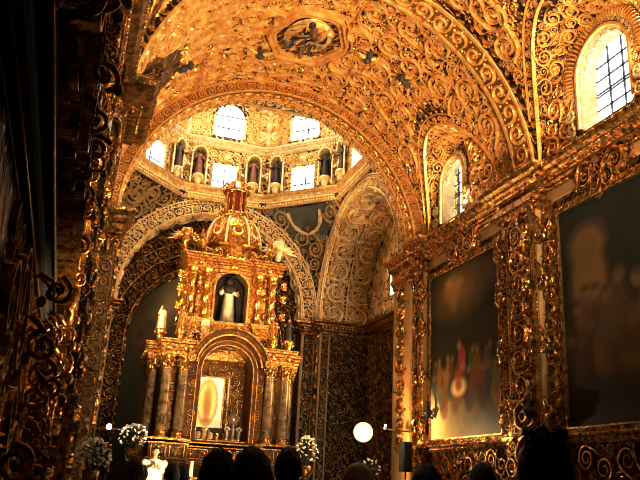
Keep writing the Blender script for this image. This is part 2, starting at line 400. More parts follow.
def hole_wall(mb, S, u0, u1, v0, v1, uc, hw, vb, vt, m, arch=True, n=72):
    """flat wall with an arched (or square) opening"""
    vc = (vb + vt) / 2; a = np.linspace(0, 2 * pi, n, endpoint=False)
    corners = [math.atan2(y - vc, x - uc) % (2 * pi) for x, y in ((u1, v1), (u0, v1), (u0, v0), (u1, v0))]
    a = np.sort(np.r_[a, corners]); c, s = np.cos(a), np.sin(a); big = 1e9
    def hit(lo, hi, d, o):
        with np.errstate(divide='ignore', invalid='ignore'):
            t = np.where(d > 1e-9, (hi - o) / d, np.where(d < -1e-9, (lo - o) / d, big))
        return t
    to = np.minimum(hit(u0, u1, c, uc), hit(v0, v1, s, vc))
    ti = np.minimum(hit(uc - hw, uc + hw, c, uc), hit(vb, vt, s, vc))
    if arch:
        vs = vt - hw; Uh = uc + ti * c; Vh = vc + ti * s; ab = Vh > vs
        # ray-circle with circle (uc, vs) radius hw
        oy = vc - vs; B = s * oy; C = oy * oy - hw * hw; tt = -B + np.sqrt(np.maximum(B * B - C, 0)); ti = np.where(ab, tt, ti)
    rows = []
    for k in (0, .5, 1):
        t = ti * (1 - k) + to * k; P, N = S(uc + t * c, vc + t * s); rows.append(P)
    mb.grid(A(rows), m, cv=True, smooth=False)
    return A([uc + ti * c, vc + ti * s]).T
def arch_outline(uc, hw, vb, vt, n=24, arch=True):
    if not arch: return A([[uc - hw, vb], [uc + hw, vb], [uc + hw, vt], [uc - hw, vt]])
    t = np.linspace(0, pi, n); return np.vstack([[uc - hw, vb], [uc + hw, vb], np.stack([uc + hw * np.cos(t), vt - hw + hw * np.sin(t)], 1)])

# ------------------------------------------------------------------ plan of the chapel
XC, ZS = 4.54, 6.5                 # nave axis, arch springing
RV = 4.45                          # nave vault radius
XR, XL = 8.87, -.5                 # nave walls
YA, YD = 18.3, 22.95               # crossing arch plane, dome centre
HC = 4.1                           # half the crossing square
ex, ey, ez = A([1., 0, 0]), A([0, 1., 0]), A([0, 0, 1.])
BAYS = [(10.45, 2.15, 2.75), (16.0, 1.9, 2.5), (5.2, 2.1, 2.7)]   # lunettes: centre, half width, height

# ------------------------------------------------------------------ nave vault
def vault_f(u, v):
    u = np.asarray(u, float); v = np.asarray(v, float); th = u / RV
    x = XC + RV * np.cos(th); z = ZS + RV * np.sin(th)
    for yb, w, hl in BAYS:
        t = np.clip(np.abs(v - yb) / w, 0, 1); d = np.minimum(np.abs(x - (XC + RV)), np.abs(x - (XC - RV)))
        zl = ZS + hl * np.sqrt(np.maximum(1 - t * t, 0)) + .22 * d
        z = np.where((t < 1) & (zl > z), zl, z)
    return np.stack(np.broadcast_arrays(x, v, z), -1)
VS0 = num_S(vault_f)
def VS(u, v):
    P, N = VS0(u, v); d = (XC - P[..., 0]) * N[..., 0] + (ZS - P[..., 2]) * N[..., 2]
    return P, N * np.where(d < 0, -1, 1)[..., None]
def in_lun(U, V, r):               # true where the barrel is uncut by lunettes (with margin)
    th = U / RV; zb = RV * np.sin(th); d = RV * (1 - np.abs(np.cos(th))); ok = np.ones(np.shape(U), bool)
    for yb, w, hl in BAYS:
        t = np.clip(np.abs(V - yb) / (w + r * .9 + .22), 0, 1); ok &= ~((t < 1) & ((hl + r + .3) * np.sqrt(np.maximum(1 - t * t, 0)) + .22 * d > zb))
    return ok
vault = struct('ceiling', 'gilded barrel vault covered in curling scrollwork')
mb = MB(); sheet(mb, VS, 0, pi * RV, -1.6, YA, 170, 190, 'gold_ground')
part(mb, 'vault_shell', vault)
def mask_main(U, V, r):
    ok = in_lun(U, V, r)
    ok &= np.abs(V - 13.0) > .42 + r; ok &= V < YA - .12 - r
    # oval medallion at the crown of the far bay
    du = (U - (pi / 2 * RV + .12)) ; dv = V - 15.75
    ok &= (du / (1.12 + r)) ** 2 + (dv / (1.25 + r)) ** 2 > 1
    return ok
mb = MB()
carve(mb, VS, .2, pi * RV - 1.0, 8.0, YA, .36, 'gold', 5, .30, .10, mask_main, 2.2, 1.75, .3)
carve(mb, VS, .2, pi * RV - 1.0, 8.0, YA, .21, 'gold', 25, .34, .10, mask_main, 1.2, 1.4, .4)
part(mb, 'scrollwork', vault, 'gilded curling leaf scrolls over the vault')
# transverse rib between the bays, and the lunette edges
rib = struct('trim_1', 'broad gilded transverse rib crossing the vault')
mb = MB(); RS = soffit_S((XC, 12.62, ZS), ex, -ey, RV - .14, 0); LR = pi * (RV - .14)
sheet(mb, RS, 0, LR, 0, .76, 90, 1, 'gold_flat')
for v0 in (0, .76):
    U = np.linspace(0, LR, 90); P, N = RS(U, np.full(90, v0)); mb.grid(A([P, P - N * .2]), 'gold_ground', smooth=False)
for a, b in ((0, .09), (.67, .76)): fillet(mb, RS, 0, LR, a, b, .05, 'gold', 90)
band(mb, RS, 0, LR, .12, .64, 'gold', .34); beads(mb, RS, 0, LR, .045, .04, 'gold'); beads(mb, RS, 0, LR, .715, .04, 'gold')
part(mb, 'carved_rib', rib)
for bi, (yb, w, hl) in enumerate(BAYS[:2]):
    # groin moulding follows the edge where the lunette meets the barrel
    mb = MB(); ts = np.linspace(-1, 1, 120); Vv = yb + w * ts * .995
    th = np.full(len(ts), .0)
    lo = np.zeros(len(ts)); hi = np.full(len(ts), pi / 2 * .9)
    for _ in range(40):
        mid = (lo + hi) / 2; g = hl * np.sqrt(np.maximum(1 - (ts * .995) ** 2, 0)) + .22 * RV * (1 - np.cos(mid)) - RV * np.sin(mid)
        lo = np.where(g > 0, mid, lo); hi = np.where(g > 0, hi, mid)
    Ub = lo * RV
    BS = lambda u, v: (lambda P: (P, (A([XC, 0, ZS]) - P * A([1, 0, 1])) / np.linalg.norm(A([XC, 0, ZS]) - P * A([1, 0, 1]), axis=-1, keepdims=True)))(np.stack(np.broadcast_arrays(XC + RV * np.cos(u / RV), v, ZS + RV * np.sin(u / RV)), -1))
    du, dv = np.gradient(Ub), np.gradient(Vv); l = np.hypot(du, dv); nu, nv = dv / l, -du / l
    for off, wd, hh in ((.03, .03, .08), (.30, .025, .05)):
        ridge(mb, BS, Ub + nu * off, Vv + nv * off, np.full(120, wd), np.full(120, hh), 'gold')
    L = np.r_[0, np.cumsum(np.hypot(np.diff(Ub), np.diff(Vv)))]; k = int(L[-1] / .2); q = np.linspace(0, L[-1], k)
    iu, iv, inu, inv = (np.interp(q, L, z) for z in (Ub, Vv, nu, nv))
    spirals(mb, BS, iu + inu * .17, iv + inv * .17, np.full(k, .085), 'gold', .5, .2, 1.4, leaf=False)
    q = np.linspace(0, L[-1], int(L[-1] / .085)); iu, iv, inu, inv = (np.interp(q, L, z) for z in (Ub, Vv, nu, nv)); bosses(mb, BS, iu + inu * .035, iv + inv * .035, .045, 'gold'); bosses(mb, BS, iu[::2] + inu[::2] * .37, iv[::2] + inv[::2] * .37, .04, 'gold')
    # scrolls on the lunette soffit
    def LS(u, v, yb=yb, w=w, hl=hl):
        a = u / w; P = np.stack([XC + RV - v, yb + w * np.cos(a), ZS + hl * np.sin(a) + .22 * v], -1); N = np.stack([0 * a - .15, -np.cos(a) / w, -np.sin(a) / hl], -1)
        return P, N / np.linalg.norm(N, axis=-1, keepdims=True)
    def dm(U): return np.interp(np.clip(-np.cos(U / w), -1, 1), ts, RV * (1 - np.cos(lo)))
    carve(mb, LS, .05, pi * w - .05, .0, .95, .17, 'gold', 31 + bi, .34, .15, lambda U, V, r: (V + r * .8 < dm(U)), 3)
    part(mb, 'lunette_edge', vault)

# lunette walls with windows on the right
def lunette(i, yb, w, hl, yw, fan, hi=.74):
    zt = 8.95 if fan else 8.75; zs_ = zt - hi; ho = hi - .16
    lw = struct('wall_lunette_%d' % i, 'gilded lunette wall around a clerestory window')
    S = plane_S((XR + .1, 0, 0), ey, ez, -ex); mb = MB()
    hole_wall(mb, S, yb - w - .3, yb + w + .3, 6.3, 6.5 + hl + .3, yw, hi, 7.05, zt, 'gold_ground')
    def mk(U, V, r):
        inside = np.hypot((U - yb) / (w - r), (V - ZS) / (hl - r)) < 1
        d = np.where(V > 8.2, np.hypot(U - yw, V - 8.2), np.abs(U - yw)); return inside & (d > np.where(V > 8.1, 1.22 if fan else .92, .92) + r)
    carve(mb, S, yb - w, yb + w, 6.6, 9.4, .24, 'gold', 50 + i, .32, .17, mk, 1.5)
    if fan:                        # shell of radiating ribs round the window head
        for k, a in enumerate(np.linspace(-.25, pi + .25, 44)):
            q = np.linspace(0, 1, 6); r = .92 + .24 * q
            ridge(mb, S, yw + r * cos(a), 8.2 + r * sin(a), .028 + .012 * q, .05 + .06 * np.sin(pi * q), 'gold')
            bosses(mb, S, [yw + 1.22 * cos(a)], [8.2 + 1.24 * sin(a)], .062, 'lace')
    part(mb, 'carved_surround', lw)
    win = struct('window_%d' % i, 'arched clerestory window above the %s painting on the right' % ('nearer' if fan else 'farther'))
    XG = XR + .40
    mb = MB(); oi = arch_outline(yw, hi, 7.05, zt, 30); oo = arch_outline(yw, ho, 7.12, zt - .13, 30)
    def to3(o, x): return np.stack([np.full(len(o), x), o[:, 0], o[:, 1]], 1)
    mb.grid(A([to3(oi * (1 - k) + oo * k, XR + .1 + .30 * k) for k in (0, .5, 1)]), 'reveal_cream', cv=True, smooth=False)
    # lace-like pale carving on the splays
    def RSv(sgn):
        a0 = A([XR + .1, yw + sgn * hi, 0]); a1 = A([XG, yw + sgn * ho, 0]); d = (a1 - a0) / np.linalg.norm(a1 - a0); n = A([-d[1], d[0], 0]) * sgn
        return plane_S(a0, d, ez, n)
    for sgn in (1, -1):
        band_v(mb, RSv(sgn), .03, .31, 7.15, 8.3, 'lace', h=.3); beads_v(mb, RSv(sgn), 7.1, 8.3, .02, .03, 'lace')
    # lace arch in the splay head
    SO = soffit_S((XR + .1, yw, zs_), ey, -ex, hi - .06, 0)
    band(mb, SO, .1, pi * (hi - .06) - .1, .02, .28, 'lace', h=.3)
    SF = ring_S((XR + .08, yw, zs_), ey, -ex, hi, 1.1)
    fillet(mb, SF, 0, pi * hi + 2.2, 0, .07, .06, 'gold', 60)
    band(mb, SF, .1, pi * hi + 2.1, .06, .20, 'lace', h=.5)
    for q in (-1, 1):
        for z in (7.15, 7.5): volute(mb, (XR + .02, yw + q * (hi + .24), z), ey * q, ez, -ex, .15, .045, 'lace', 1.7, -1, .5)
    part(mb, 'carved_reveal', win, 'pale lace-like carved window splay')
    mb = MB(); t = .022
    for dy in (-.2, .2): mb.box((XG, yw + dy, 8.0), (.04, t, 1.6), 'iron')
    for z in (7.5, 7.8, 7.86, 8.15, 8.45): mb.box((XG, yw, z), (.04, ho * 2, t), 'iron')
    part(mb, 'window_frame', win)
    mb = MB(); c = A([[XG + .03, yw, 8.0]]); o3 = to3(oo, XG + .03)
    mb.add(np.vstack([c, o3]), [[0, k + 1, (k + 1) % len(o3) + 1] for k in range(len(o3))], 'window_glass', False)
    part(mb, 'pane', win)
lunette(1, *BAYS[0], 10.45, True)
lunette(2, *BAYS[1], 16.6, False, .60)
mb = MB(); mb.box((XR + .2, 4.0, 8.0), (.1, 8.4, 3.4), 'gold_ground'); mb.box((XL - .1, 8.3, 8.0), (.1, 20.4, 3.6), 'gold_ground')
solid(mb, 'wall_upper', 'plain upper nave walls outside the view')

# ------------------------------------------------------------------ floor and shell
mb = MB(); mb.box((4.5, 13, -1.55), (16, 34, .1), 'floor_stone'); solid(mb, 'floor', 'dark stone floor')
mb = MB(); mb.box((XC, 23.5, -1.2), (7.4, 10, .6), 'floor_stone', 0, .02); mb.box((XC, 17.9, -1.35), (7.0, 1.2, .3), 'floor_stone', 0, .02); solid(mb, 'trim_2', 'stone sanctuary steps')
mb = MB(); mb.box((4.3, -1.7, 4.6), (12, .2, 12.4), 'wall_ground'); solid(mb, 'wall_back', 'dark entrance wall behind the viewer')
wr = struct('wall_right', 'dark gilded side wall carrying two large paintings')
mb = MB(); mb.box((XR + .1, 8.6, 2.5), (.2, 20.4, 8.2), 'wall_ground')
part(mb, 'wall_slab', wr)
RW = plane_S((XR, 0, 0), ey, ez, -ex)
mb = MB()                                       # carved dado
for y0, y1 in ((7.4, 12.1), (14.0, 17.7)):
    carve(mb, RW, y0, y1, -.3, 1.02, .22, 'dark_gold', int(y0 * 3), .5, .18, None, 1.6)
part(mb, 'dado_scrollwork', wr)
mb = MB()
for y0, y1 in ((7.4, 12.15), (13.95, 17.75)):
    sweep(mb, [(XR, y0), (XR, y1)], [(0, 1.0), (.06, 1.02), (.10, 1.06), (.10, 1.12), (.16, 1.15), (.16, 1.2), (0, 1.24)], 'gold_wall')
    S2 = plane_S((XR - .105, 0, 0), ey, ez, -ex); beads(mb, S2, y0, y1, 1.09, .035, 'gold_wall'); beads(mb, plane_S((XR - .16, 0, 0), ey, ez, -ex), y0, y1, 1.175, .028, 'gold_wall')
part(mb, 'dado_rail', wr)
# frieze: cream strips with carved cartouches
mb = MB(); fillet(mb, RW, 7.4, 17.8, 5.86, 6.14, .03, 'cream_panel')
part(mb, 'frieze_strip', wr, 'plain cream frieze strip')
mb = MB()
for yc in (10.5, 15.8):
    S2 = plane_S((XR - .03, 0, 0), ey, ez, -ex)
    spirals(mb, S2, [yc - .42, yc + .42, yc - .15, yc + .15, yc], [5.95, 5.95, 5.72, 5.72, 6.05], A([.26, .26, .2, .2, .22]), 'gold_wall', .6, .2, 2, alt=A([1, -1, 1, -1, 1]))
    carve(mb, S2, yc - .85, yc + .85, 5.68, 6.2, .14, 'gold_wall', int(yc), .6, .2, None, 2)
part(mb, 'frieze_cartouche', wr)
# cornice along the right wall breaking forward over the pilasters
prof = [(0, 6.10), (.07, 6.12), (.07, 6.2), (.14, 6.24), (.14, 6.3), (.27, 6.38), (.27, 6.45), (.36, 6.50), (.40, 6.58), (.40, 6.63), (0, 6.66)]
cr = struct('trim_3', 'projecting gilded cornice along the right wall')
path = [(XR, 5.0), (XR, 12.3), (XR - .22, 12.3), (XR - .22, 13.75), (XR, 13.75), (XR, 17.55), (XR - .22, 17.55), (XR - .22, 18.25)]
mb = MB(); sweep(mb, path, prof, 'gold_wall'); dentils(mb, path, .20, 6.34, .06, 'gold_wall', 1.9)
def wall_rows(mb, path, rows):
    p = A(path)
    for a, b in zip(p[:-1], p[1:]):
        L = np.linalg.norm(b - a); d = (b - a) / L; n = A([-d[1], d[0]])
        if L < .1: continue
        for off, z, r in rows:
            beads(mb, plane_S((a[0] + n[0] * off, a[1] + n[1] * off, 0), (d[0], d[1], 0), ez, (n[0], n[1], 0)), 0, L, z, r, 'gold_wall')
wall_rows(mb, path, [(.075, 6.16, .03), (.27, 6.415, .028), (.40, 6.605, .022)])
part(mb, 'cornice_moulding', cr)

# ------------------------------------------------------------------ pilasters on the right wall
def pilaster(name, label, X, sgn, y0, y1, zb, zt, seed, dark='gold_wall', dep=.22, panel='cream_panel'):
    """carved pilaster on a wall facing sgn*X; cream backing strips, carved centre, curled ears"""
    yc = (y0 + y1) / 2; w = y1 - y0; root = thing(name, label, 'pilaster', (X, yc, -1.5))
    xf = X + sgn * dep; S = plane_S((xf, 0, 0), ey, ez, (sgn, 0, 0))
    mb = MB(); mb.box((X + sgn * dep / 2, yc, (zb + zt) / 2), (dep, w * .62, zt - zb), panel, 0, .02); part(mb, 'shaft', root)
    mb = MB(); mb.box((X + sgn * (dep + .06) / 2, yc, (zb - 1.5) / 2), (dep + .06, w * .7, zb + 1.5), dark, 0, .03)
    carve(mb, plane_S((X + sgn * (dep + .06), 0, 0), ey, ez, (sgn, 0, 0)), yc - w * .33, yc + w * .33, -.4, zb - .1, .2, dark, seed + 3, .5, .2)
    sweep(mb, [(X, y0 + w * .12), (xf, y0 + w * .12), (xf, y1 - w * .12), (X, y1 - w * .12)] if sgn < 0 else [(X, y1 - w * .12), (xf, y1 - w * .12), (xf, y0 + w * .12), (X, y0 + w * .12)],
          [(0, zb - .14), (.09, zb - .12), (.09, zb - .04), (0, zb)], dark); part(mb, 'pedestal', root)
    mb = MB()                                   # carved centre
    band_v(mb, S, yc - w * .17, yc + w * .17, zb + .1, zt - .5, dark, h=.55, wid=.2, gap=.85)
    carve(mb, S, yc - w * .2, yc + w * .2, zb + .1, zt - .4, w * .06, dark, seed, .9, .25)
    for q in (-.215, .215): fillet_v(mb, S, zb + .05, zt - .35, yc + w * q - .02, yc + w * q + .02, .04, dark); 
    for q in (-.27, .27): beads_v(mb, S, zb + .05, zt - .35, yc + w * q, .03, dark)
    part(mb, 'carved_panel', root)
    for q, nm in ((-1, 'carved_border'), (1, 'carved_border')):
        mb = MB(); Sb = plane_S((X + sgn * .08, 0, 0), ey, ez, (sgn, 0, 0)); ya, yb_ = sorted((yc + q * w * .34, yc + q * w * .5))
        mb.box((X + sgn * .04, (ya + yb_) / 2, (zb + zt) / 2 - .1), (.08, yb_ - ya, zt - zb - .2), dark, 0, .015)
        band_v(mb, Sb, ya, yb_, zb + .1, zt - .5, dark, h=.6, wid=.2, gap=1.0); beads_v(mb, Sb, zb, zt - .3, yc + q * w * .345, .03, dark)
        for zc, R in ((zt - .95, .2), (zb + (zt - zb) * .60, .19), (zb + (zt - zb) * .34, .16), (zb + .35, .13)):
            c = (X + sgn * (dep + .05), yc + q * w * .40, zc)
            volute(mb, c, ey * q, ez, (sgn, 0, 0), R, .055, dark, 1.8, -1, 1.2)
            mb.tube(A([(c[0], c[1] + q * R * .6, zc + R * .3), (c[0] + sgn * .05, c[1] + q * R * .2, zc + R * 1.6), (c[0], c[1] - q * R * .6, zc + R * 2.4)]), [.06, .05, .02], dark, 6)
        part(mb, nm, root)
    mb = MB()                                   # capital
    for k, (ww, dd, zz, hh) in enumerate(((.60, .05, zt - .36, .1), (.68, .12, zt - .22, .18), (.78, .2, zt - .07, .14))):
        mb.box((X + sgn * (dep + dd) / 2, yc, zz), (dep + dd, w * ww, hh), dark, 0, .02)
    for q in (-1, 1): volute(mb, (xf + sgn * .1, yc + q * w * .3, zt - .28), ey * q, ez, (sgn, 0, 0), .15, .05, dark, 1.8, 1, .5)
    mb.ball((xf + sgn * .1, yc, zt - .4), (.1, .11, .16), dark); volute(mb, (xf + sgn * .08, yc, zt - .75), ey, ez, (sgn, 0, 0), .17, .05, dark, 1.8, 1, 2)
    part(mb, 'capital', root)
    return root
pilaster('carved_pilaster', 'broad gilded carved pilaster standing between the two large paintings', XR, -1, 12.1, 14.0, 1.25, 6.1, 71)
pilaster('carved_pilaster', 'narrow gilded pilaster left of the farther painting, at the crossing arch', XR, -1, 17.66, 18.16, 1.25, 6.1, 72, dep=.2)

# ------------------------------------------------------------------ paintings
def paint(w, h, base, blobs, grad=None):
    """soft oil painting: returns f(u,v) colours, u,v in 0..1 (v up)"""
    def f(u, v):
        C = np.ones(u.shape + (3,)) * A(base)
        if grad is not None: C = C * (1 - v[..., None] ** 1.0) + A(grad) * v[..., None]
        for cx, cy, rx, ry, col, st, so in blobs:
            d = np.sqrt(((u - cx) / rx) ** 2 + ((v - cy) / ry) ** 2); k = np.clip((1 + so - d) / (2 * so), 0, 1)[..., None] * st
            C = C * (1 - k) + A(col) * k
        return C
    return f
_fr = random.Random(9)
def figure(x, y, s, robe, skin=(.26, .14, .065), st=.8, lean=0.):
    o = []; st *= .9
    for k in range(4):
        c = tuple(q * _fr.uniform(.5, 1.9) for q in robe); o.append((x + _fr.uniform(-.025, .025) * s, y + (-.06 + .035 * k) * s, (.05 - .006 * k) * s, .055 * s, c, st * .85, .22))
    o.append((x + lean * .05 + _fr.uniform(-.01, .01), y + .105 * s, .018 * s, .021 * s, skin, st, .3)); o.append((x + lean * .05, y + .12 * s, .02 * s, .012 * s, (.03, .02, .012), st * .8, .4))
    o.append((x + _fr.choice([-1, 1]) * .035 * s, y + .02 * s, .022 * s, .016 * s, skin, st * .7, .5)); return o
def canvas(mb_name, parent, S, w, h, f, mat='oil_paint', nu=110, nv=130, outline=None):
    U, V = np.meshgrid(np.linspace(0, 1, nu + 1), np.linspace(0, 1, nv + 1), indexing='ij')
    mb = MB(); uu, vv = (U * w, V * h) if outline is None else outline(U, V)
    P, N = S(uu, vv); mb.grid(P, mat, smooth=True); o = mb.build(mb_name, parent)
    C = f(uu / w, vv / h).reshape(-1, 3); ca = o.data.color_attributes.new('Col', 'FLOAT_COLOR', 'POINT')
    ca.data.foreach_set('color', np.c_[C, np.ones(len(C))].ravel().astype(np.float32)); return o
def big_frame(root, X, y0, y1, z0, z1, mat, sgn=-1, fw=.17):
    mb = MB()
    S = plane_S((X + sgn * .07, 0, 0), ey, ez, (sgn, 0, 0))
    for a, b, c, d in ((y0 - fw, y1 + fw, z1, z1 + fw), (y0 - fw, y1 + fw, z0 - fw * .6, z0), (y0 - fw, y0, z0, z1), (y1, y1 + fw, z0, z1)):
        mb.box((X + sgn * .035, (a + b) / 2, (c + d) / 2), (.07, b - a, d - c), mat, 0, .012)
        if b - a > d - c: band(mb, S, a, b, c + .01, d - .01, mat, h=.6, wid=.2)
        else: band_v(mb, S, a + .01, b - .01, c, d, mat, h=.6, wid=.2)
    for a, b, c in ((y0, y1, z1), (y0, y1, z0)): fillet(mb, S, a, b, c - .02, c + .02, .05, mat)
    for a in (y0, y1): fillet_v(mb, S, z0, z1, a - .02, a + .02, .05, mat)
    part(mb, 'picture_frame', root, 'gilded carved frame')
rng = random.Random(3)
bl = [(.42, .86, .30, .13, (.30, .16, .05), .75, .7), (.36, .88, .13, .07, (.50, .27, .08), .7, .6), (.30, .92, .05, .03, (.55, .33, .12), .6, .5), (.46, .90, .05, .03, (.52, .30, .12), .6, .5), (.58, .84, .08, .04, (.28, .13, .06), .6, .5),
      (.38, .80, .05, .06, (.42, .22, .08), .6, .5), (.9, .9, .18, .1, (.11, .06, .03), .6, .6)]
bl += [(.22, .04, .42, .17, (.52, .42, .18), .9, .8), (.06, .06, .16, .16, (.80, .68, .36), .9, .8), (.6, .06, .4, .12, (.2, .16, .07), .7, .7)]  # pale pool at lower left: the floodlight's glow painted into the canvas
for i in range(15):
    x = .09 + i * .06; bl += figure(x, .30 + .05 * sin(i * 2.1) + (.04 if i % 3 == 0 else 0), 1.0 + .4 * rng.random(), rng.choice([(.12, .06, .025), (.07, .04, .025), (.05, .045, .03), (.17, .08, .03)]), st=.85)
bl += figure(.44, .36, 1.6, (.20, .06, .03), (.34, .2, .1), .95)
bl += [(.43, .285, .10, .05, (.72, .56, .26), .95, .3), (.43, .29, .05, .025, (.36, .22, .09), .7, .4), (.43, .32, .045, .06, (.35, .08, .04), .8, .4)]
PF = thing('large_painting', 'tall dark painting farther down the right wall, crowd under a glowing sky', 'painting', (XR, 15.85, 1.2))
w, h = 3.42, 4.2
canvas('canvas', PF, plane_S((XR - .06, 17.58, 1.32), -ey, ez, -ex), w, h, paint(w, h, (.034, .030, .018), bl, (.030, .022, .012)))
big_frame(PF, XR, 14.16, 17.58, 1.32, 5.52, 'gold_wall')
bl = [(.20, .60, .155, .20, (.085, .052, .026), .9, .10), (.20, .80, .155, .115, (.085, .052, .026), .9, .10), (.20, .60, .115, .19, (.22, .12, .04), .95, .14), (.20, .79, .115, .085, (.21, .11, .034), .95, .16),
      (.20, .70, .08, .1, (.20, .11, .033), .6, .6), (.18, .52, .06, .05, (.12, .13, .08), .8, .3), (.24, .46, .05, .05, (.2, .12, .05), .7, .5)]
for i, (x, y, s) in enumerate(((.10, .34, 1.7), (.17, .42, 1.5), (.24, .40, 1.6), (.31, .36, 1.7), (.40, .40, 2.0), (.52, .36, 2.), (.64, .38, 2.1), (.78, .34, 2.), (.9, .36, 2.))):
    bl += figure(x, y, s, [(.07, .04, .022), (.10, .055, .025), (.055, .045, .03), (.13, .06, .03)][i % 4], (.22, .125, .06), .8)
bl += [(.42, .42, .05, .16, (.10, .05, .02), .75, .5), (.3, .16, .5, .05, (.04, .03, .018), .8, .5), (.35, .09, .6, .05, (.028, .021, .013), .8, .5)]
PN = thing('large_painting', 'huge dark painting nearest on the right wall, with a painted archway', 'painting', (XR, 9.9, 1.2))
w, h = 4.0, 4.2
canvas('canvas', PN, plane_S((XR - .06, 11.92, 1.30), -ey, ez, -ex), w, h, paint(w, h, (.020, .017, .011), bl, (.030, .029, .021)))
big_frame(PN, XR, 7.92, 11.92, 1.30, 5.5, 'gold_wall')

# ------------------------------------------------------------------ crossing arch (towards the nave)
ca = struct('trim_4', 'great gilded arch opening from the nave to the domed crossing')
R0, st = 4.05, .25; Cc = (XC, YA - .1, ZS); mb = MB(); S = ring_S(Cc, ex, -ey, R0, st); L = pi * R0 + 2 * st
sheet(mb, S, 0, L, 0, .8, 110, 1, 'gold_flat')
fillet(mb, S, 0, L, 0, .055, .05, 'gold', 110); fillet(mb, S, 0, L, .30, .36, .05, 'gold', 110); fillet(mb, S, 0, L, .44, .48, .05, 'gold', 110)
band(mb, S, 0, L, .06, .30, 'gold', .36, .17, True, 1.6, 1.15, .47)
beads(mb, S, 0, L, .40, .04, 'gold', 2.6)
part(mb, 'arch_face', ca)
mb = MB(); S = soffit_S(Cc, ex, -ey, R0, st); sheet(mb, S, 0, L, 0, .75, 110, 1, 'gold_flat')
band(mb, S, 0, L, .06, .36, 'gold', .36, .17); fillet(mb, S, 0, L, .38, .44, .05, 'gold', 110); band(mb, S, 0, L, .46, .74, 'cream_gold', .4, .17)
part(mb, 'arch_soffit', ca)

# ------------------------------------------------------------------ crossing: pendentives, arches, drum
hs = HC; sq = [(XC + HC, YD + HC)]
RP = HC * sqrt(2)
def pend(i, ax, ay):
    root = struct('ceiling_pendentive_%d' % i, 'triangular carved pendentive below the drum')
    def f(u, v):
        hgt = v; r = np.sqrt(np.maximum(RP ** 2 - hgt ** 2, 0)); a0 = np.arccos(np.clip(HC / r, -1, 1)); ph = a0 + u * (pi / 2 - 2 * a0)
        return np.stack([XC + ax * r * np.cos(ph), YD + ay * r * np.sin(ph), ZS + hgt], -1)
    S0 = num_S(f, .003)
    def S(u, v):
        P, N = S0(u, v); d = ((A([XC, YD, ZS]) - P) * N).sum(-1); return P, N * np.where(d < 0, -1, 1)[..., None]
    mb = MB(); U, V = np.meshgrid(np.linspace(0.005, .995, 25), np.linspace(-.3, HC - .03, 41), indexing='ij'); P, N = S(U, np.maximum(V, 0.0)); P[..., 2] = ZS + V
    mb.grid(P, 'pendentive_ground')
    part(mb, 'pendentive_shell', root)
    mb = MB(); rg = np.random.default_rng(90 + i)
    # scrolls in physical size: map local disc to (u, v) with per-height width
    def wid(v): r = np.sqrt(RP ** 2 - v ** 2); return r * (pi / 2 - 2 * np.arccos(np.clip(HC / r, -1, 1))) + 1e-3
    SS = lambda a, b: S(np.clip(.5 + a / wid(np.clip(b, .05, HC - .05)), .001, .999), np.clip(b, .02, HC - .02))
    carve(mb, SS, -2.6, 2.6, .15, HC - .1, .32, 'cream_gold', 90 + i, .45, .11, lambda U, V, r: (np.abs(U) + r * 1.2 < wid(V) / 2) & ~((V > 2.9) & (np.abs(U) < .95) & (i == 1)), 2.2)
    if False: carve(mb, SS, -2.6, 2.6, .15, HC - .1, .1, 'cream_gold', 190 + i, .5, .2, lambda U, V, r: (np.abs(U) + r * 1.2 < wid(V) / 2) & ~((V > 2.9) & (np.abs(U) < .95) & (i == 1)), 1)
    part(mb, 'scrollwork', root)
    return SS, root
PS = {}
for i, (ax, ay) in enumerate(((1, 1), (-1, 1), (1, -1), (-1, -1)), 1):
    PS[i] = pend(i, ax, ay)[0]

def cross_arch(i, c, eu, n, R, depth, label, rich=True, mats=('cream_ground', 'cream_gold', 'lace')):
    root = struct('trim_%d' % i, label); g, a, b = mats
    stl = .4; L = pi * R + 2 * stl; mb = MB(); S = ring_S(c, eu, n, R, stl); W = HC - R + .01; WO = W + .28
    sheet(mb, S, 0, L, 0, WO, 90, 1, g, .0); fillet(mb, S, 0, L, 0, .05, .04, a, 90); fillet(mb, S, 0, L, W - .06, W, .05, b, 90); fillet(mb, S, 0, L, W - .19, W - .15, .04, a, 90)
    band(mb, S, 0, L, .06, W - .2, b, .34, .16, True, 1.6, 1.05); beads(mb, S, 0, L, W - .11, .035, b, 3)
    part(mb, 'arch_face', root)
    mb = MB(); S = soffit_S(c, eu, n, R, stl); sheet(mb, S, 0, L, 0, depth, 90, 2, g)
    k = max(1, int(round(depth / .95)))
    for j in range(k):
        v0, v1 = depth * j / k, depth * (j + 1) / k
        band(mb, S, 0, L, v0 + .06, v1 - .06, b if j % 2 == 0 else a, .42, .13); fillet(mb, S, 0, L, v0, v0 + .05, .05, a, 90)
        if rich: carve(mb, S, .05, L - .05, v0 + .05, v1 - .05, .1, a, 300 + 10 * i + j, .5, .2, None, .7)
    part(mb, 'arch_soffit', root); return root
YB = YD + HC; XRR = XC + HC; XLL = XC - HC
cross_arch(5, (XC, YB, ZS - .1), ex, -ey, 3.52, .8, 'cream and gold arch behind the altar')
cross_arch(6, (XRR, YD, ZS - .1), ey, -ex, 3.6, 2.0, 'cream and gold arch to the right transept')
cross_arch(7, (XLL, YD, ZS - .1), ey, ex, 3.6, 1.0, 'arch to the left transept', False)
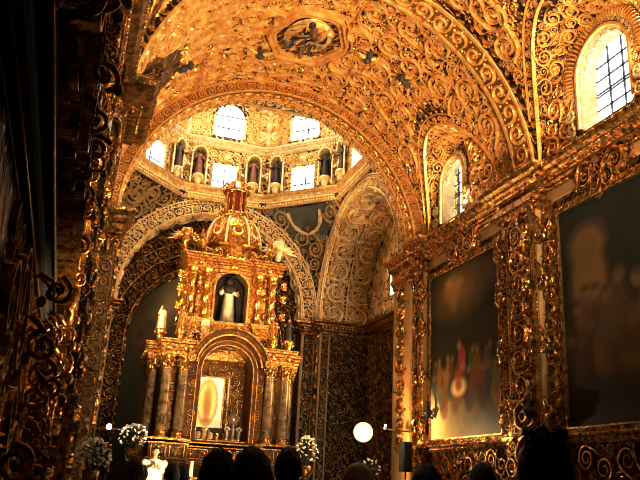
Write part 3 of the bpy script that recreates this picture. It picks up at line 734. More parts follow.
# inner darker arch in the apse and the apse wall
ap = struct('wall_apse', 'dark carved apse wall behind the altar')
mb = MB(); mb.box((XC, YB + 1.75, 3.6), (8.6, .2, 10.4), 'wall_ground'); part(mb, 'wall_slab', ap)
mb = MB(); c = (XC, YB + .8, 5.0); S = ring_S(c, ex, -ey, 2.95, 5.2); L = pi * 2.95 + 10.4
sheet(mb, S, 0, L, 0, 2.6, 120, 1, 'wall_ground'); band(mb, S, 5.0, L - 5.0, 1.1, 1.5, 'dark_gold', .4); band(mb, S, 5.0, L - 5.0, .66, 1.05, 'gold_wall', .4); fillet(mb, S, 4, L - 4, 1.05, 1.1, .05, 'gold_wall', 120)
carve(mb, S, 4.8, L - 4.8, 1.5, 2.4, .2, 'dark_gold', 403, .5, .18, None, 2); carve(mb, S, .1, L - .1, .03, .6, .2, 'dark_gold', 401, .5, .18, None, 2.5); fillet(mb, S, 0, L, 0, .06, .07, 'gold_wall', 120); fillet(mb, S, 0, L, .55, .62, .05, 'gold_wall', 120)
S = soffit_S(c, ex, -ey, 2.95, 5.2); sheet(mb, S, 0, L, 0, .85, 120, 1, 'wall_ground'); carve(mb, S, .1, L - .1, .05, .8, .2, 'dark_gold', 402, .5, .18, None, 2.0)
part(mb, 'inner_arch', ap)
AP = thing('arched_painting', 'huge dim arched painting on the apse wall, partly hidden behind the golden altar', 'painting', (XC, YB + 1.6, -1))
bl = [(.2, .8, .14, .06, (.42, .30, .16), .7, .7), (.12, .70, .08, .05, (.34, .17, .08), .7, .6), (.28, .86, .1, .05, (.46, .33, .17), .7, .7), (.33, .75, .06, .07, (.06, .065, .05), .7, .6), (.18, .62, .05, .05, (.09, .05, .035), .6, .6), (.86, .5, .1, .3, (.05, .06, .055), .6, .5), (.9, .45, .05, .22, (.022, .022, .018), .8, .3)]
bl += [(.1 + .05 * k, .7 + .05 * sin(k * 1.7), .03, .022, (.12, .065, .03), .6, .5) for k in range(6)]
def ao(U, V):
    R = 2.9; u = U * 2 * R; top = 5.75 + np.sqrt(np.maximum(R * R - (u - R) ** 2, 0)); return u, V * top
canvas('canvas', AP, plane_S((XC - 2.9, YB + 1.62, -.8), ex, ez, -ey), 5.8, 8.65, paint(5.8, 8.65, (.010, .009, .007), bl, (.24, .21, .12)), nu=80, nv=100, outline=ao)

# drum
AP8 = 4.0; TW = AP8 * math.tan(pi / 8)
drum = struct('wall_drum', 'pale carved octagonal drum of the dome')
def face_frame(k):
    a = pi / 2 - k * pi / 4; n = A([cos(a), sin(a), 0]); t = A([sin(a), -cos(a), 0])
    return A([XC, YD, 0]) + n * AP8, t, -n
winno = 3
for k in range(-3, 5):
    o, t, n = face_frame(k); S = plane_S(o, t, ez, n); vis = k in (-2, -1, 0, 1, 2)
    mb = MB()
    hole_wall(mb, S, -TW, TW, 10.5, 12.75, 0, .50, 11.0, 12.0, 'cream_ground', False)
    hole_wall(mb, S, -TW, TW, 12.75, 15.8, 0, .58, 13.2, 14.65, 'cream_ground', True)
    if vis:
        far_lo = lambda U, V, r: (np.abs(U) > .72 + r) | (V > 12.12 + r) | (V < 10.95 - r)
        far_hi = lambda U, V, r: (np.abs(U) > .70 + r) | (V < 13.08 - r)
        carve(mb, S, -TW + .03, TW - .03, 10.95, 12.6, .15, 'cream_gold', 500 + k, .36, .18, far_lo, 2)
        carve(mb, S, -TW + .03, TW - .03, 13.05, 15.7, .22, 'cream_gold', 520 + k, .32, .16, far_hi, 2)
        carve(mb, S, -TW + .03, TW - .03, 13.05, 15.7, .09, 'cream_gold', 540 + k, .4, .2, far_hi, .6)
        # window surrounds
        for q in (-.57, .57): band_v(mb, S, q - .09, q + .09, 10.98, 12.1, 'lace', h=.5); fillet_v(mb, S, 13.2, 14.1, q * 1.12 - .05, q * 1.12 + .05, .05, 'stone')
        band(mb, S, -.6, .6, 12.02, 12.2, 'lace', h=.5); band(mb, S, -.6, .6, 10.84, 11.0, 'lace', h=.5); bosses(mb, S, [0], [12.32], .14, 'lace')
        leaves(mb, S, [0] * 5, [12.3] * 5, np.linspace(.3, pi - .3, 5), [.3] * 5, .06, .1, 'lace')
        fillet_v(mb, S, 12.95, 15.8, -TW, -TW + .12, .06, 'stone'); fillet_v(mb, S, 12.95, 15.8, TW - .12, TW, .06, 'stone')
        if k == 0 or k == 1 or k == -1:         # vertical candelabra carving between upper windows
            pass
    part(mb, 'drum_face', drum)
    # windows
    for lo, (hw, zb, zt, ar) in (('lower', (.50, 11.0, 12.0, False)), ('upper', (.58, 13.2, 14.65, True))):
        if not vis: 
            mb = MB(); ol = arch_outline(0, hw, zb, zt, 20, ar); P, _ = S(ol[:, 0], ol[:, 1]); c, _ = S(A([0.]), A([(zb + zt) / 2]))
            mb.add(np.vstack([c, P]), [[0, j + 1, (j + 1) % len(P) + 1] for j in range(len(P))], 'cream_ground', False); part(mb, 'blind_panel', drum); continue
        side = {0: 'in the far face of the drum', 1: 'in the face right of the far one', -1: 'in the face left of the far one', 2: 'in the right side face', -2: 'in the left side face'}[k]
        win = struct('window_%d' % winno, '%s bright drum window %s' % (lo, side)); winno += 1
        mb = MB(); ol = arch_outline(0, hw, zb, zt, 24, ar); P0, _ = S(ol[:, 0], ol[:, 1]); mb.grid(A([P0, P0 - n * .3]), 'stone', cv=True, smooth=False); part(mb, 'reveal', win)
        mb = MB(); pc = o - n * .26; rz = math.atan2(t[1], t[0])
        mb.box(pc + ez * (zb + zt) / 2, (.035, .04, zt - zb), 'iron', rz)
        for q in ((.35,) if lo == 'lower' else (.36, .72)): mb.box(pc + ez * (zb + (zt - zb) * q), (hw * 2, .04, .035), 'iron', rz)
        part(mb, 'window_frame', win)
        mb = MB(); P = P0 - n * .28; c = (o - n * .28 + ez * (zb + zt) / 2)[None]
        mb.add(np.vstack([c, P]), [[0, j + 1, (j + 1) % len(P) + 1] for j in range(len(P))], 'window_glass', False); part(mb, 'pane', win)
oct_ = [tuple((A([XC, YD]) + A([cos(a), sin(a)]) * AP8 / cos(pi / 8))) for a in (pi / 8 + pi / 4 * j for j in range(8))]   # counter-clockwise: outward = inside of room (left)
dc = struct('trim_8', 'moulded ring cornices of the octagonal drum')
mb = MB()
sweep(mb, oct_, [(0, 10.38), (.05, 10.4), (.05, 10.5), (.14, 10.55), (.14, 10.6), (.04, 10.64), (.04, 10.84), (.16, 10.88), (.2, 10.93), (0, 10.95)], 'cream_gold', True)
dentils(mb, oct_, .09, 10.47, .06, 'lace', 2, True)
sweep(mb, oct_, [(0, 12.62), (.05, 12.64), (.05, 12.70), (.12, 12.74), (.12, 12.82), (.22, 12.88), (.24, 12.95), (0, 12.98)], 'stone', True)
dentils(mb, oct_, .10, 12.70, .055, 'lace', 2, True); dentils(mb, oct_, .18, 12.82, .05, 'stone', 2, True)
for a, b in zip(oct_, oct_[1:] + oct_[:1]):
    a, b = A(a), A(b); d = (b - a) / np.linalg.norm(b - a); n2 = A([-d[1], d[0]]); S = plane_S((*(a + n2 * .045), 0), (*d, 0), ez, (*n2, 0)); band(mb, S, 0, 2 * TW, 10.63, 10.85, 'lace', h=.4)
part(mb, 'drum_cornice', dc)
# shelf between pendentive circle and octagon, dome above
mb = MB(); ang = np.linspace(0, 2 * pi, 97)
def octr(a): q = ((a + pi / 8) % (pi / 4)) - pi / 8; return AP8 / np.cos(q)
P0 = np.stack([XC + HC * np.cos(ang) * 1.0, YD + HC * np.sin(ang), np.full(97, ZS + HC - .03)], 1); P1 = np.stack([XC + octr(ang) * np.cos(ang), YD + octr(ang) * np.sin(ang), np.full(97, 10.5)], 1)
mb.grid(A([P0, P1]), 'cream_ground')
mb.lathe((XC, YD, 15.7), [(4.4 * cos(q), 4.0 * sin(q)) for q in np.linspace(0, pi / 2, 12)], 'cream_gold', 32)
solid(mb, 'ceiling_dome', 'dome shell over the crossing')

# corner piers and lower walls of the crossing
def pier_face(mb, o, eu, n, w, z0, z1, seed, strips=True, gold='dark_gold', ground='wall_ground'):
    S = plane_S(o, eu, ez, n); sheet(mb, S, 0, w, z0, z1, 1, 1, ground, smooth=False)
    if strips:
        fillet_v(mb, S, z0, z1, 0, w * .22, .03, 'cream_panel'); fillet_v(mb, S, z0, z1, w * .86, w, .03, 'cream_panel')
        carve(mb, S, w * .24, w * .84, z0 + .1, z1 - .1, w * .28, gold, seed, .45, .18, None, 3)
    else: carve(mb, S, .03, w - .03, z0 + .1, z1 - .05, .2, gold, seed, .42, .17, None, 2.2)
wc = struct('wall_crossing', 'carved piers and side walls of the crossing')
mb = MB(); zt = 6.45
pier_face(mb, (XC + 3.52, YB, 0), ex, -ey, HC - 3.52, -.9, zt - .6, 601, gold='gold_wall')
pier_face(mb, (XRR, YB, 0), -ey, -ex, HC - 3.6, -.9, zt - .6, 602, False)
pier_face(mb, (XRR, YD + 3.6, 0), ex, -ey, .42, -.9, zt - .6, 606, gold='gold_wall')
pier_face(mb, (XRR + .42, YD + 3.6, 0), ex, -ey, 1.6, -.9, 5.7, 603, False)
pier_face(mb, (XRR + 2.0, YD + 3.6, 0), -ey, -ex, 7.2, -.9, 5.7, 604, False)
pier_face(mb, (XC - HC - .0, YB, 0), ex, -ey, HC - 3.52, -.9, zt - .6, 605, gold='dark_gold')
mb.box((XC + 3.95, YB + .9, 3), (.86, 1.7, 9), 'wall_ground'); mb.box((XC - 3.95, YB + .9, 3), (.86, 1.7, 9), 'wall_ground')
# transept end wall above cornice, left side closure, front piers
S = plane_S((XRR + 2.0, 0, 0), -ey, ez, -ex)
hole_wall(mb, S, -(YD + 3.7), -(YD - 3.7), 5.6, 10.3, -24.0, .55, 6.9, 8.3, 'cream_ground')
carve(mb, S, -(YD + 3.6), -(YD - 3.6), 6.3, 10.1, .25, 'cream_gold', 611, .35, .17, lambda U, V, r: (np.abs(U + 24.0) > .7 + r) | (V > 8.45 + r) | (V < 6.8 - r), 1.5)
mb.box((XLL - .9, YD, 4.5), (.2, 8.6, 12), 'wall_ground'); mb.box((-1.5, 18.6, 4.5), (2.2, .3, 12.), 'wall_ground')
mb.box((XRR + .78, 18.9, 4), (1.6, .3, 11), 'wall_ground')
part(mb, 'pier_carving', wc)
wt = struct('window_20', 'small window glimpsed high in the right transept')
mb = MB(); XG = XRR + 2.35; ol = arch_outline(24.0, .55, 6.9, 8.3, 24); P = np.stack([np.full(len(ol), XRR + 2.0), ol[:, 0], ol[:, 1]], 1); mb.grid(A([P, P + ex * .35]), 'lace', cv=True, smooth=False); part(mb, 'reveal', wt)
mb = MB(); mb.box((XG - .03, 24.0, 7.6), (.03, .03, 1.4), 'iron'); mb.box((XG - .03, 24.0, 7.5), (.03, 1.1, .03), 'iron'); part(mb, 'window_frame', wt)
mb = MB(); P = P + ex * .34; mb.add(np.vstack([[[XG - .01, 24.0, 7.6]], P]), [[0, j + 1, (j + 1) % len(P) + 1] for j in range(len(P))], 'window_glass', False); part(mb, 'pane', wt)
# cornice round the crossing
xc_ = struct('trim_9', 'dark gilded cornice round the crossing piers')
prof2 = [(0, 5.62), (.05, 5.64), (.05, 5.72), (.11, 5.76), (.11, 5.84), (.22, 5.92), (.22, 5.98), (.30, 6.04), (.32, 6.10), (0, 6.14)]
mb = MB()
path = [(XRR + 2.0, YD - 3.5), (XRR + 2.0, YD + 3.6), (XRR, YD + 3.6), (XRR, YB), (XC + 3.52, YB), (XC + 3.52, YB + .8)]
sweep(mb, path, prof2, 'dark_gold'); dentils(mb, path, .16, 5.87, .07, 'gold_wall', 1.9)
path2 = [(XC - 3.52, YB + .8), (XC - 3.52, YB), (XLL, YB), (XLL, YD + 3.6), (XLL - .8, YD + 3.6)]
sweep(mb, path2, prof2, 'dark_gold'); dentils(mb, path2, .16, 5.87, .07, 'gold_wall', 1.9)
part(mb, 'cornice_moulding', xc_)
# front crossing piers with capitals
def front_pier(label, xi, sgn):
    root = thing('crossing_pier', label, 'pier', (xi + sgn * .22, YA + .3, -1.5))
    x0, x1 = sorted((xi, xi + sgn * .5)); mb = MB(); mb.box(((x0 + x1) / 2, YA + .45, 2.3), (x1 - x0, 1.1, 7.6), 'cream_panel', 0, .02); part(mb, 'shaft', root)
    mb = MB(); S = plane_S((x0, YA - .1, 0), ex, ez, -ey); w = x1 - x0
    carve(mb, S, w * .22, w * .92, -.4, 5.6, w * .32, 'gold_wall', 620 + sgn, .5, .18, None, 3); fillet_v(mb, S, -.5, 5.6, w * .14, w * .2, .04, 'gold_wall'); fillet_v(mb, S, -.5, 5.6, w * .94, w, .04, 'gold_wall')
    S = plane_S((xi, 0, 0), ey, ez, (-sgn, 0, 0)); band_v(mb, S, YA + .2, YA + .7, 1., 5.6, 'gold_wall', h=.4)
    part(mb, 'carved_panel', root)
    mb = MB(); pr = [(0, 5.55), (.05, 5.58), (.05, 5.66), (.12, 5.74), (.12, 5.82), (.07, 5.88), (.07, 6.02), (.2, 6.12), (.2, 6.2), (.3, 6.3), (.32, 6.38), (0, 6.42)]
    p = [(x1, YA - .1), (x0, YA - .1), (x0, YA + 1.0)] if sgn > 0 else [(x1, YA + 1.0), (x1, YA - .1), (x0, YA - .1)]
    sweep(mb, p, pr, 'gold_wall')
    for q in (.15, .85): volute(mb, (x0 + w * q, YA - .2, 5.5), ex * (1 if q > .5 else -1), ez, -ey, .14, .045, 'gold_wall', 1.8, 1, .5)
    mb.ball((x0 + w / 2, YA - .18, 5.45), (.09, .09, .2), 'gold_wall'); part(mb, 'capital', root)
front_pier('gilded pier carrying the right foot of the crossing arch', XC + 3.95, 1)
front_pier('dark gilded pier carrying the left foot of the crossing arch', XC - 3.95, -1)

# ------------------------------------------------------------------ left wall, seen almost along its face
wl = struct('wall_left', 'dark side wall seen nearly edge-on')
mb = MB(); mb.box((XL - .1, 8.6, 2.5), (.2, 20.4, 8.2), 'wall_ground'); part(mb, 'wall_slab', wl)
LW = plane_S((XL, 0, 0), ey, ez, ex)
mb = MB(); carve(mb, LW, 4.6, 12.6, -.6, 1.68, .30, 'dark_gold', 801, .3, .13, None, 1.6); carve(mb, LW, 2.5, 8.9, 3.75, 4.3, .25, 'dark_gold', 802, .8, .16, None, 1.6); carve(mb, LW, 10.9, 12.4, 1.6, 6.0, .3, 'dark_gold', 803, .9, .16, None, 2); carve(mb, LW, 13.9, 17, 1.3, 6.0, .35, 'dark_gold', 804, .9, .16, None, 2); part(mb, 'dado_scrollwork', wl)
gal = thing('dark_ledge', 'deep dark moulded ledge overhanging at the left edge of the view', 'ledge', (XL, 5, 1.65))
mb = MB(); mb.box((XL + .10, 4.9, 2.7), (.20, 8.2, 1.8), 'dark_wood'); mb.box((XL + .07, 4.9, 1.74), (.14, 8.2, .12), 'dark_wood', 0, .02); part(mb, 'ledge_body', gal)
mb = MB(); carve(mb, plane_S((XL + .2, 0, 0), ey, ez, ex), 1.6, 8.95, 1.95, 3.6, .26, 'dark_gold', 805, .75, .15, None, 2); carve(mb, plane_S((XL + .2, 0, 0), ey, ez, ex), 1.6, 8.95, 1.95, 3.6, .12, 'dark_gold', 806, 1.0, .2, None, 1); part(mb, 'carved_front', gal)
mb = MB()
for x, z in ((XL + .012, 1.68), (XL + .075, 1.675), (XL + .205, 1.80)):
    mb.tube([(x, .8, z), (x, 8.98, z)], .011, 'line_gold', 6)
part(mb, 'gilded_line', gal, 'thin gilded moulding lines')
mb = MB(); mb.box((XL + .10, 9.03, 1.95), (.22, .08, .5), 'dark_wood', 0, .02); volute(mb, (XL + .14, 9.1, 1.62), ex, ez, -ey, .12, .04, 'dark_gold', 1.6, 1, 1); part(mb, 'end_block', gal)
mb = MB()
lp = [(XL, 18.2), (XL, 13.7), (XL + .45, 13.7), (XL + .45, 12.5), (XL, 12.5), (XL, 1.0)]
lprof = [(a * 1.9, z) for a, z in prof]
sweep(mb, lp, lprof, 'dark_gold'); dentils(mb, lp, .42, 6.32, .08, 'gold_wall', 1.9)
def rows_left(mb, path, rows, mat):
    p = A(path)
    for a, b in zip(p[:-1], p[1:]):
        L = np.linalg.norm(b - a); d = (b - a) / L; n = A([-d[1], d[0]])
        for off, z, r in rows: beads(mb, plane_S((a[0] + n[0] * off, a[1] + n[1] * off, 0), (d[0], d[1], 0), ez, (n[0], n[1], 0)), 0, L, z, r, mat)
rows_left(mb, lp, [(.145, 6.16, .045), (.52, 6.415, .04), (.765, 6.605, .035), (.27, 6.27, .035)], 'gold_wall')
cl = struct('trim_10', 'heavy stepped gilded cornice along the left wall'); part(mb, 'cornice_moulding', cl)
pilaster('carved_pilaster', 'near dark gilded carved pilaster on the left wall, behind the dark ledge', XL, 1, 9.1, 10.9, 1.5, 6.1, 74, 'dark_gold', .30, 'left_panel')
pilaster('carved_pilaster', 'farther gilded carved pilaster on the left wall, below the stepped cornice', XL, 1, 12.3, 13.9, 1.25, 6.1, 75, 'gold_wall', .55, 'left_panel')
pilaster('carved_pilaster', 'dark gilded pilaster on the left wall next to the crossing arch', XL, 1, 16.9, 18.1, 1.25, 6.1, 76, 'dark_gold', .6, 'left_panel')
PL = thing('large_painting', 'dark painting on the left wall, seen edge-on past the ledge', 'painting', (XL, 7, 3.7))
canvas('canvas', PL, plane_S((XL + .18, 5.0, 4.0), ey, ez, ex), 3.6, 1.9, paint(3.6, 1.9, (.06, .06, .05), [], (.09, .09, .075)), nu=20, nv=10)
big_frame(PL, XL + .15, 5.0, 8.6, 4.0, 5.9, 'dark_gold', 1, .12)
def cartouche(label, c, R, group=None):
    root = thing('oval_cartouche', label, 'ornament', (XL, c[1], c[2] - R)); mb = MB()
    mb.ball(c, (.05, R * .62, R), 'dark_gold', 14, 8); part(mb, 'oval_boss', root)
    mb = MB(); a = np.linspace(0, 2 * pi, 30); mb.tube(np.stack([np.full(30, c[0]), c[1] + R * .75 * np.cos(a), c[2] + R * 1.15 * np.sin(a)], 1), .03, 'line_gold', 6, cap=False)
    for q in (-1, 1): volute(mb, (c[0], c[1] + q * R, c[2] - R * .9), ey * q, ez, ex, R * .45, .03, 'line_gold', 1.6, 1, 1)
    part(mb, 'scroll_rim', root); return root
cartouche('upper dark oval boss in a gilded rim on the left ledge', (-.55 + .25, 3.9, 2.35), .16)
cartouche('lower dark oval boss in a gilded rim, just ahead on the left', (-.24, 4.9, 2.62), .15)
def curls(mb, spots, seed, mat):
    rg = random.Random(seed)
    for x, y, z, R in spots:
        q = rg.choice([-1, 1]); n = A([rg.uniform(-.2, .5), -1, 0]); n /= np.linalg.norm(n); eu = np.cross(n, ez)
        volute(mb, (x, y, z), eu * q, ez, n, R, R * .20, mat, rg.uniform(1.4, 1.9), rg.choice([-1, 1]), rg.uniform(0, 6))
        a = rg.uniform(.6, 2.4); mb.tube(A([(x + R * .8 * cos(a), y, z + R * .8 * sin(a)), (x + R * 1.5 * cos(a + .4), y - .03, z + R * 1.6 * sin(a + .4)), (x + R * 1.6 * cos(a + .9), y - .05, z + R * 2.3 * sin(a + .7))]), [R * .16, R * .24, R * .04], mat, 6)
        mb.ball((x - q * R * .9, y - .02, z - R * .9), (R * .3, R * .25, R * .42), mat, 8, 6)
rg = random.Random(21)
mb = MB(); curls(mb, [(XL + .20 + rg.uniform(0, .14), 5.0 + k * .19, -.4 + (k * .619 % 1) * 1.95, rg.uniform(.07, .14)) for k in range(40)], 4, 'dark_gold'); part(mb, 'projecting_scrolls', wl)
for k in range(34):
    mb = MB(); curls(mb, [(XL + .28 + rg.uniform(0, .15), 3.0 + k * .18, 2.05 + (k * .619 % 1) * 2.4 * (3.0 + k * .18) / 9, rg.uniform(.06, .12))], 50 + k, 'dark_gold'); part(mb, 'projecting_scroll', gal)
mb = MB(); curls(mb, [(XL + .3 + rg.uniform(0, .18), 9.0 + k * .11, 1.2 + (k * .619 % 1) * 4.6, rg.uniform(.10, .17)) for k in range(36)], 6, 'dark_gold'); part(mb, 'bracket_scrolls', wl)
# cherub leaning from the wall
def cherub(label, c, s, facing, mats=('dark_gold', 'dark_gold'), cat='sculpture'):
    """winged cherub bust; facing = outward unit vector"""
    root = thing('winged_cherub', label, cat, c); c = A(c, float); f = A(facing, float); f /= np.linalg.norm(f)
    t = np.cross(f, ez) if abs(f[2]) < .9 else A([1., 0, 0]); t /= np.linalg.norm(t); up = np.cross(t, f)
    mb = MB(); h = c + f * s * .35 + up * s * .25
    mb.ball(h, s * .26, mats[0], 12, 8); mb.ball(h + f * s * .24 - up * s * .03, s * .06, mats[0]); 
    for q in (-1, 1): mb.ball(h + t * q * s * .12 + f * s * .17 - up * s * .08, s * .09, mats[0]); mb.ball(h + t * q * s * .24, s * .06, mats[0])
    mb.tube([h - up * s * .15, c + f * s * .25 - up * s * .1, c + f * s * .12 - up * s * .6], [s * .13, s * .25, s * .16], mats[0], 10)
    part(mb, 'body', root)
    mb = MB()
    for k in range(9):
        a = k * .7; mb.ball(h + up * s * (.12 + .1 * sin(a)) + t * s * .22 * cos(a) - f * s * .05 * (k % 3), s * .11, mats[0], 7, 5)
    part(mb, 'hair', root)
    for q in (-1, 1):
        mb = MB()
        for k in range(5):
            a = .15 + k * .32; b = c + t * q * s * .2 + f * s * .12; e = b + (t * q * cos(a) + up * (sin(a) - .35)) * s * (.95 - .08 * k)
            mb.tube([b, (b + e) / 2 + f * s * .1, e], [s * .07, s * .10, s * .03], mats[1], 6)
        part(mb, 'wing', root)
    return root
def figure_thing(name, label, cat, loc, H, robe, skin, cape=None, face=(0, -1), group=None, arm='out', halo=False, base=None, extra=None, seed=0):
    """robed standing statue, H tall, feet at loc"""
    root = thing(name, label, cat, loc, group); x, y, z = loc; f = A([face[0], face[1], 0.]); f /= np.linalg.norm(f); t = A([f[1], -f[0], 0.])
    P = lambda a, b, c: A([x, y, z]) + t * a * H + f * b * H + ez * c * H
    mb = MB(); k = abs(f[1]); 
    def R(c, rx, ry, b=0): q = P(0, b, c); return (q[0], q[1], q[2], (rx * k + ry * (1 - k)) * H, (ry * k + rx * (1 - k)) * H)
    mb.loft([R(0, .16, .13), R(.08, .15, .12), R(.3, .13, .10), R(.52, .115, .09), R(.62, .10, .08), R(.74, .135, .085), R(.81, .12, .075), R(.85, .05, .05)], robe, 22, True, .12, 8, seed)
    mb.tube([P(0, 0, .82), P(0, .01, .90)], .033 * H, skin, 8); h = P(0, .015, .935)
    mb.ball(h, A([.052, .055, .068]) * H, skin, 14, 10); mb.ball(h + f * .053 * H - ez * .008 * H, .012 * H, skin, 6, 5); mb.ball(h + f * .035 * H - ez * .05 * H, .02 * H, skin, 6, 5)
    for q in (-1, 1):
        s_ = P(q * .115, 0, .78); e = P(q * (.19 if arm == 'out' else .15), .05, .62); w = P(q * (.22 if arm == 'out' and q > 0 else .06), .14, .66 if q < 0 or arm != 'up' else .95)
        mb.tube([s_, (s_ + e) / 2, e], [.05 * H, .048 * H, .042 * H], robe, 8); mb.tube([e, w], [.045 * H, .035 * H], robe, 8)
        d = (w - e) / np.linalg.norm(w - e); mb.ball(w + d * .02 * H, .024 * H, skin, 8, 6)
        for g in range(4): mb.tube([w + d * .03 * H + t * (g - 1.5) * .01 * H, w + d * .062 * H + t * (g - 1.5) * .012 * H], .006 * H, skin, 5)
        mb.tube([w + d * .02 * H + t * q * -.018 * H, w + d * .04 * H + t * q * -.03 * H], .006 * H, skin, 5)
    part(mb, 'body', root)
    mb = MB(); mb.ball(h - f * .016 * H + ez * .022 * H, A([.058, .058, .06]) * H, 'hair_dark', 12, 8); part(mb, 'hair', root)
    if cape:
        mb = MB(); a = np.linspace(pi * .02, pi * .98, 18); rows = []
        for c, rx, ry in ((.02, .21, .19), (.2, .19, .17), (.45, .165, .14), (.62, .16, .12), (.76, .155, .105), (.84, .09, .07)):
            rows.append([P(rx * cos(q) * (1 + .06 * sin(9 * q)), -ry * sin(q) + .04, c) for q in a])
        mb.grid(A(rows), cape); part(mb, 'cape', root)
    if halo:
        mb = MB(); q = np.linspace(0, 2 * pi, 24); mb.tube([h - f * .05 * H + (t * cos(b) + ez * sin(b)) * .11 * H for b in q], .008 * H, 'altar_gold', 6, cap=False)
        for b in q[:-1:2]: mb.tube([h - f * .05 * H + (t * cos(b) + ez * sin(b)) * .11 * H, h - f * .05 * H + (t * cos(b) + ez * sin(b)) * .17 * H], [.007 * H, .002 * H], 'altar_gold', 4)
        part(mb, 'halo', root)
    if base:
        mb = MB(); mb.lathe((x, y, z), [(1e-3, -base[1]), (base[0] * .55, -base[1]), (base[0] * .6, -base[1] * .8), (base[0] * .8, -base[1] * .5), (base[0] * 1.05, -base[1] * .18), (base[0] * 1.05, -base[1] * .05), (base[0] * .9, 0), (1e-3, 0)], base[2], 16)
        SB = lambda u, v: (np.stack(np.broadcast_arrays(x + base[0] * .95 * np.cos(u / base[0]), y + base[0] * .95 * np.sin(u / base[0]), z + v), -1), np.stack(np.broadcast_arrays(np.cos(u / base[0]), np.sin(u / base[0]), 0 * u), -1))
        band(mb, SB, 0, 2 * pi * base[0], -base[1] * .5, -base[1] * .15, base[2], h=.5)
        part(mb, 'pedestal', root)
    return root
cherub('dark winged cherub leaning out from the left wall, a highlight put into its wing colour', (-.26, 8.85, 3.75), .42, (.8, -.45, -.3), ('dark_gold', 'gold_wall'))  # wing in brighter gold than the body, standing in for a highlight
cherub('dark cherub high on the left wall near the top of the view', (-.15, 12.0, 6.0), .5, (.8, -.5, -.2), ('dark_gold', 'gold_wall'))
mb = MB(); mb.box((-.07, 12.2, 6.0), (.16, .05, 1.5), 'pale_strip', 0, .01); solid(mb, 'trim_12', 'narrow pale strip standing on the left wall')
# gilded curls on the near stretch of the left wall
for i, (y, z, R, lab) in enumerate(((9.6, 2.6, .30, 'large gilded volute bracket on the left wall under the cherub'), (11.6, 4.3, .34, 'large gilded volute bracket high on the left wall between two pilasters'), (11.5, 2.2, .30, 'gilded volute bracket low on the left wall between two pilasters'))):
    root = thing('volute_bracket', lab, 'ornament', (XL, y, z - R)); mb = MB()
    volute(mb, (-.18, y, z), ey, ez, ex, R, .07, 'dark_gold', 2, 1, 1.); volute(mb, (-.12, y - .1, z - R * 1.6), ey, ez, ex, R * .6, .05, 'dark_gold', 1.8, -1, 1.); part(mb, 'scroll', root)
    mb = MB(); mb.box((XL + .13, y, z - R * .6), (.26, .24, R * 3.2), 'dark_gold', 0, .03); carve(mb, plane_S((XL + .26, y - .12, z - R * 2.1), ey, ez, ex), 0, .24, 0, R * 3, .1, 'dark_gold', 870 + i, .6, .2); part(mb, 'block', root)

# ------------------------------------------------------------------ golden altar
AX, AY = XC, 23.0
alt = thing('tabernacle_altar', 'towering golden two-storey tabernacle altar with marble columns under the dome', 'altar', (AX, 24.2, -.9))
AS = lambda y: plane_S((AX, y, 0), ex, ez, -ey)
def frame_panel(mb, S, u0, u1, v0, v1, m, seed, r=.14):
    for a, b in ((v0, v0 + .04), (v1 - .04, v1)): fillet(mb, S, u0, u1, a, b, .03, m)
    for a, b in ((u0, u0 + .04), (u1 - .04, u1)): fillet_v(mb, S, v0, v1, a, b, .03, m)
    carve(mb, S, u0 + .06, u1 - .06, v0 + .06, v1 - .06, r, m, seed, .4, .2, None, 2)
mb = MB()
mb.box((AX, 24.3, .05), (2.4, 2.7, 1.9), 'altar_wood', 0, .02)
for q in (-1, 1): mb.box((AX + q * 1.62, 23.7, .1), (1.12, 2.0, 2.0), 'altar_wood', 0, .02); mb.box((AX + q * 2.1, 24.5, .1), (.8, 2.4, 2.0), 'altar_wood', 0, .02)
for z, d in ((1.05, .05), (1.16, .09), (.62, .04), (-.5, .06)):
    mb.box((AX, 24.25, z), (2.4 + d, 2.7 + 2 * d, .05), 'altar_gold', 0, .01)
    for q in (-1, 1): mb.box((AX + q * 1.62, 23.7, z + .04), (1.12 + 2 * d, 2.0 + 2 * d, .06), 'altar_gold', 0, .01); mb.box((AX + q * 2.1, 24.5, z + .04), (.8 + 2 * d, 2.4 + 2 * d, .06), 'altar_gold', 0, .01)
S = AS(22.69); S2 = AS(22.94)
for q in (-1, 1):
    c = q * 1.62
    for a in (-.27, .27): frame_panel(mb, S, c + a - .23, c + a + .23, .66, 1.1, 'altar_gold', 900 + q, .1); frame_panel(mb, S, c + a - .23, c + a + .23, -.42, .58, 'altar_gold', 903 + q, .13)
for a in (-.72, 0, .72): frame_panel(mb, S2, a - .33, a + .33, -.42, .58, 'altar_gold', 910, .14); frame_panel(mb, S2, a - .33, a + .33, .68, 1.0, 'altar_gold', 912, .12)
part(mb, 'carved_base', alt)
mb = MB()                                        # body of the first storey, with the arched opening
hole_wall(mb, AS(23.05), -1.2, 1.2, 1.2, 4.45, 0, .80, 1.22, 4.15, 'altar_wood')
for q in (-1, 1): mb.box((AX + q * 1.55, 24.15, 2.6), (.9, 1.7, 2.8), 'altar_wood', 0, .02)
S = AS(23.04)
for q in (-1, 1): band_v(mb, S, q * 1.0 - .12, q * 1.0 + .12, 1.3, 3.4, 'altar_gold', h=.5, gap=1.2); spirals(mb, S, [q * 1.0, q * 1.03], [2.0, 2.9], [.13, .13], 'altar_gold', .8, .2)
S = AS(23.29)
for q in (-1, 1): carve(mb, S, q * 1.6 - .12, q * 1.6 + .12, 1.4, 3.6, .12, 'altar_gold', 920 + q, .6, .2, None, 3)
part(mb, 'lower_body', alt)
mb = MB()                                        # alcove behind the glass
ol = arch_outline(0, .80, 1.22, 4.15, 30); P0 = np.stack([AX + ol[:, 0], np.full(len(ol), 23.05), ol[:, 1]], 1); mb.grid(A([P0, P0 + ey * .95]), 'altar_wood', cv=True, smooth=False)
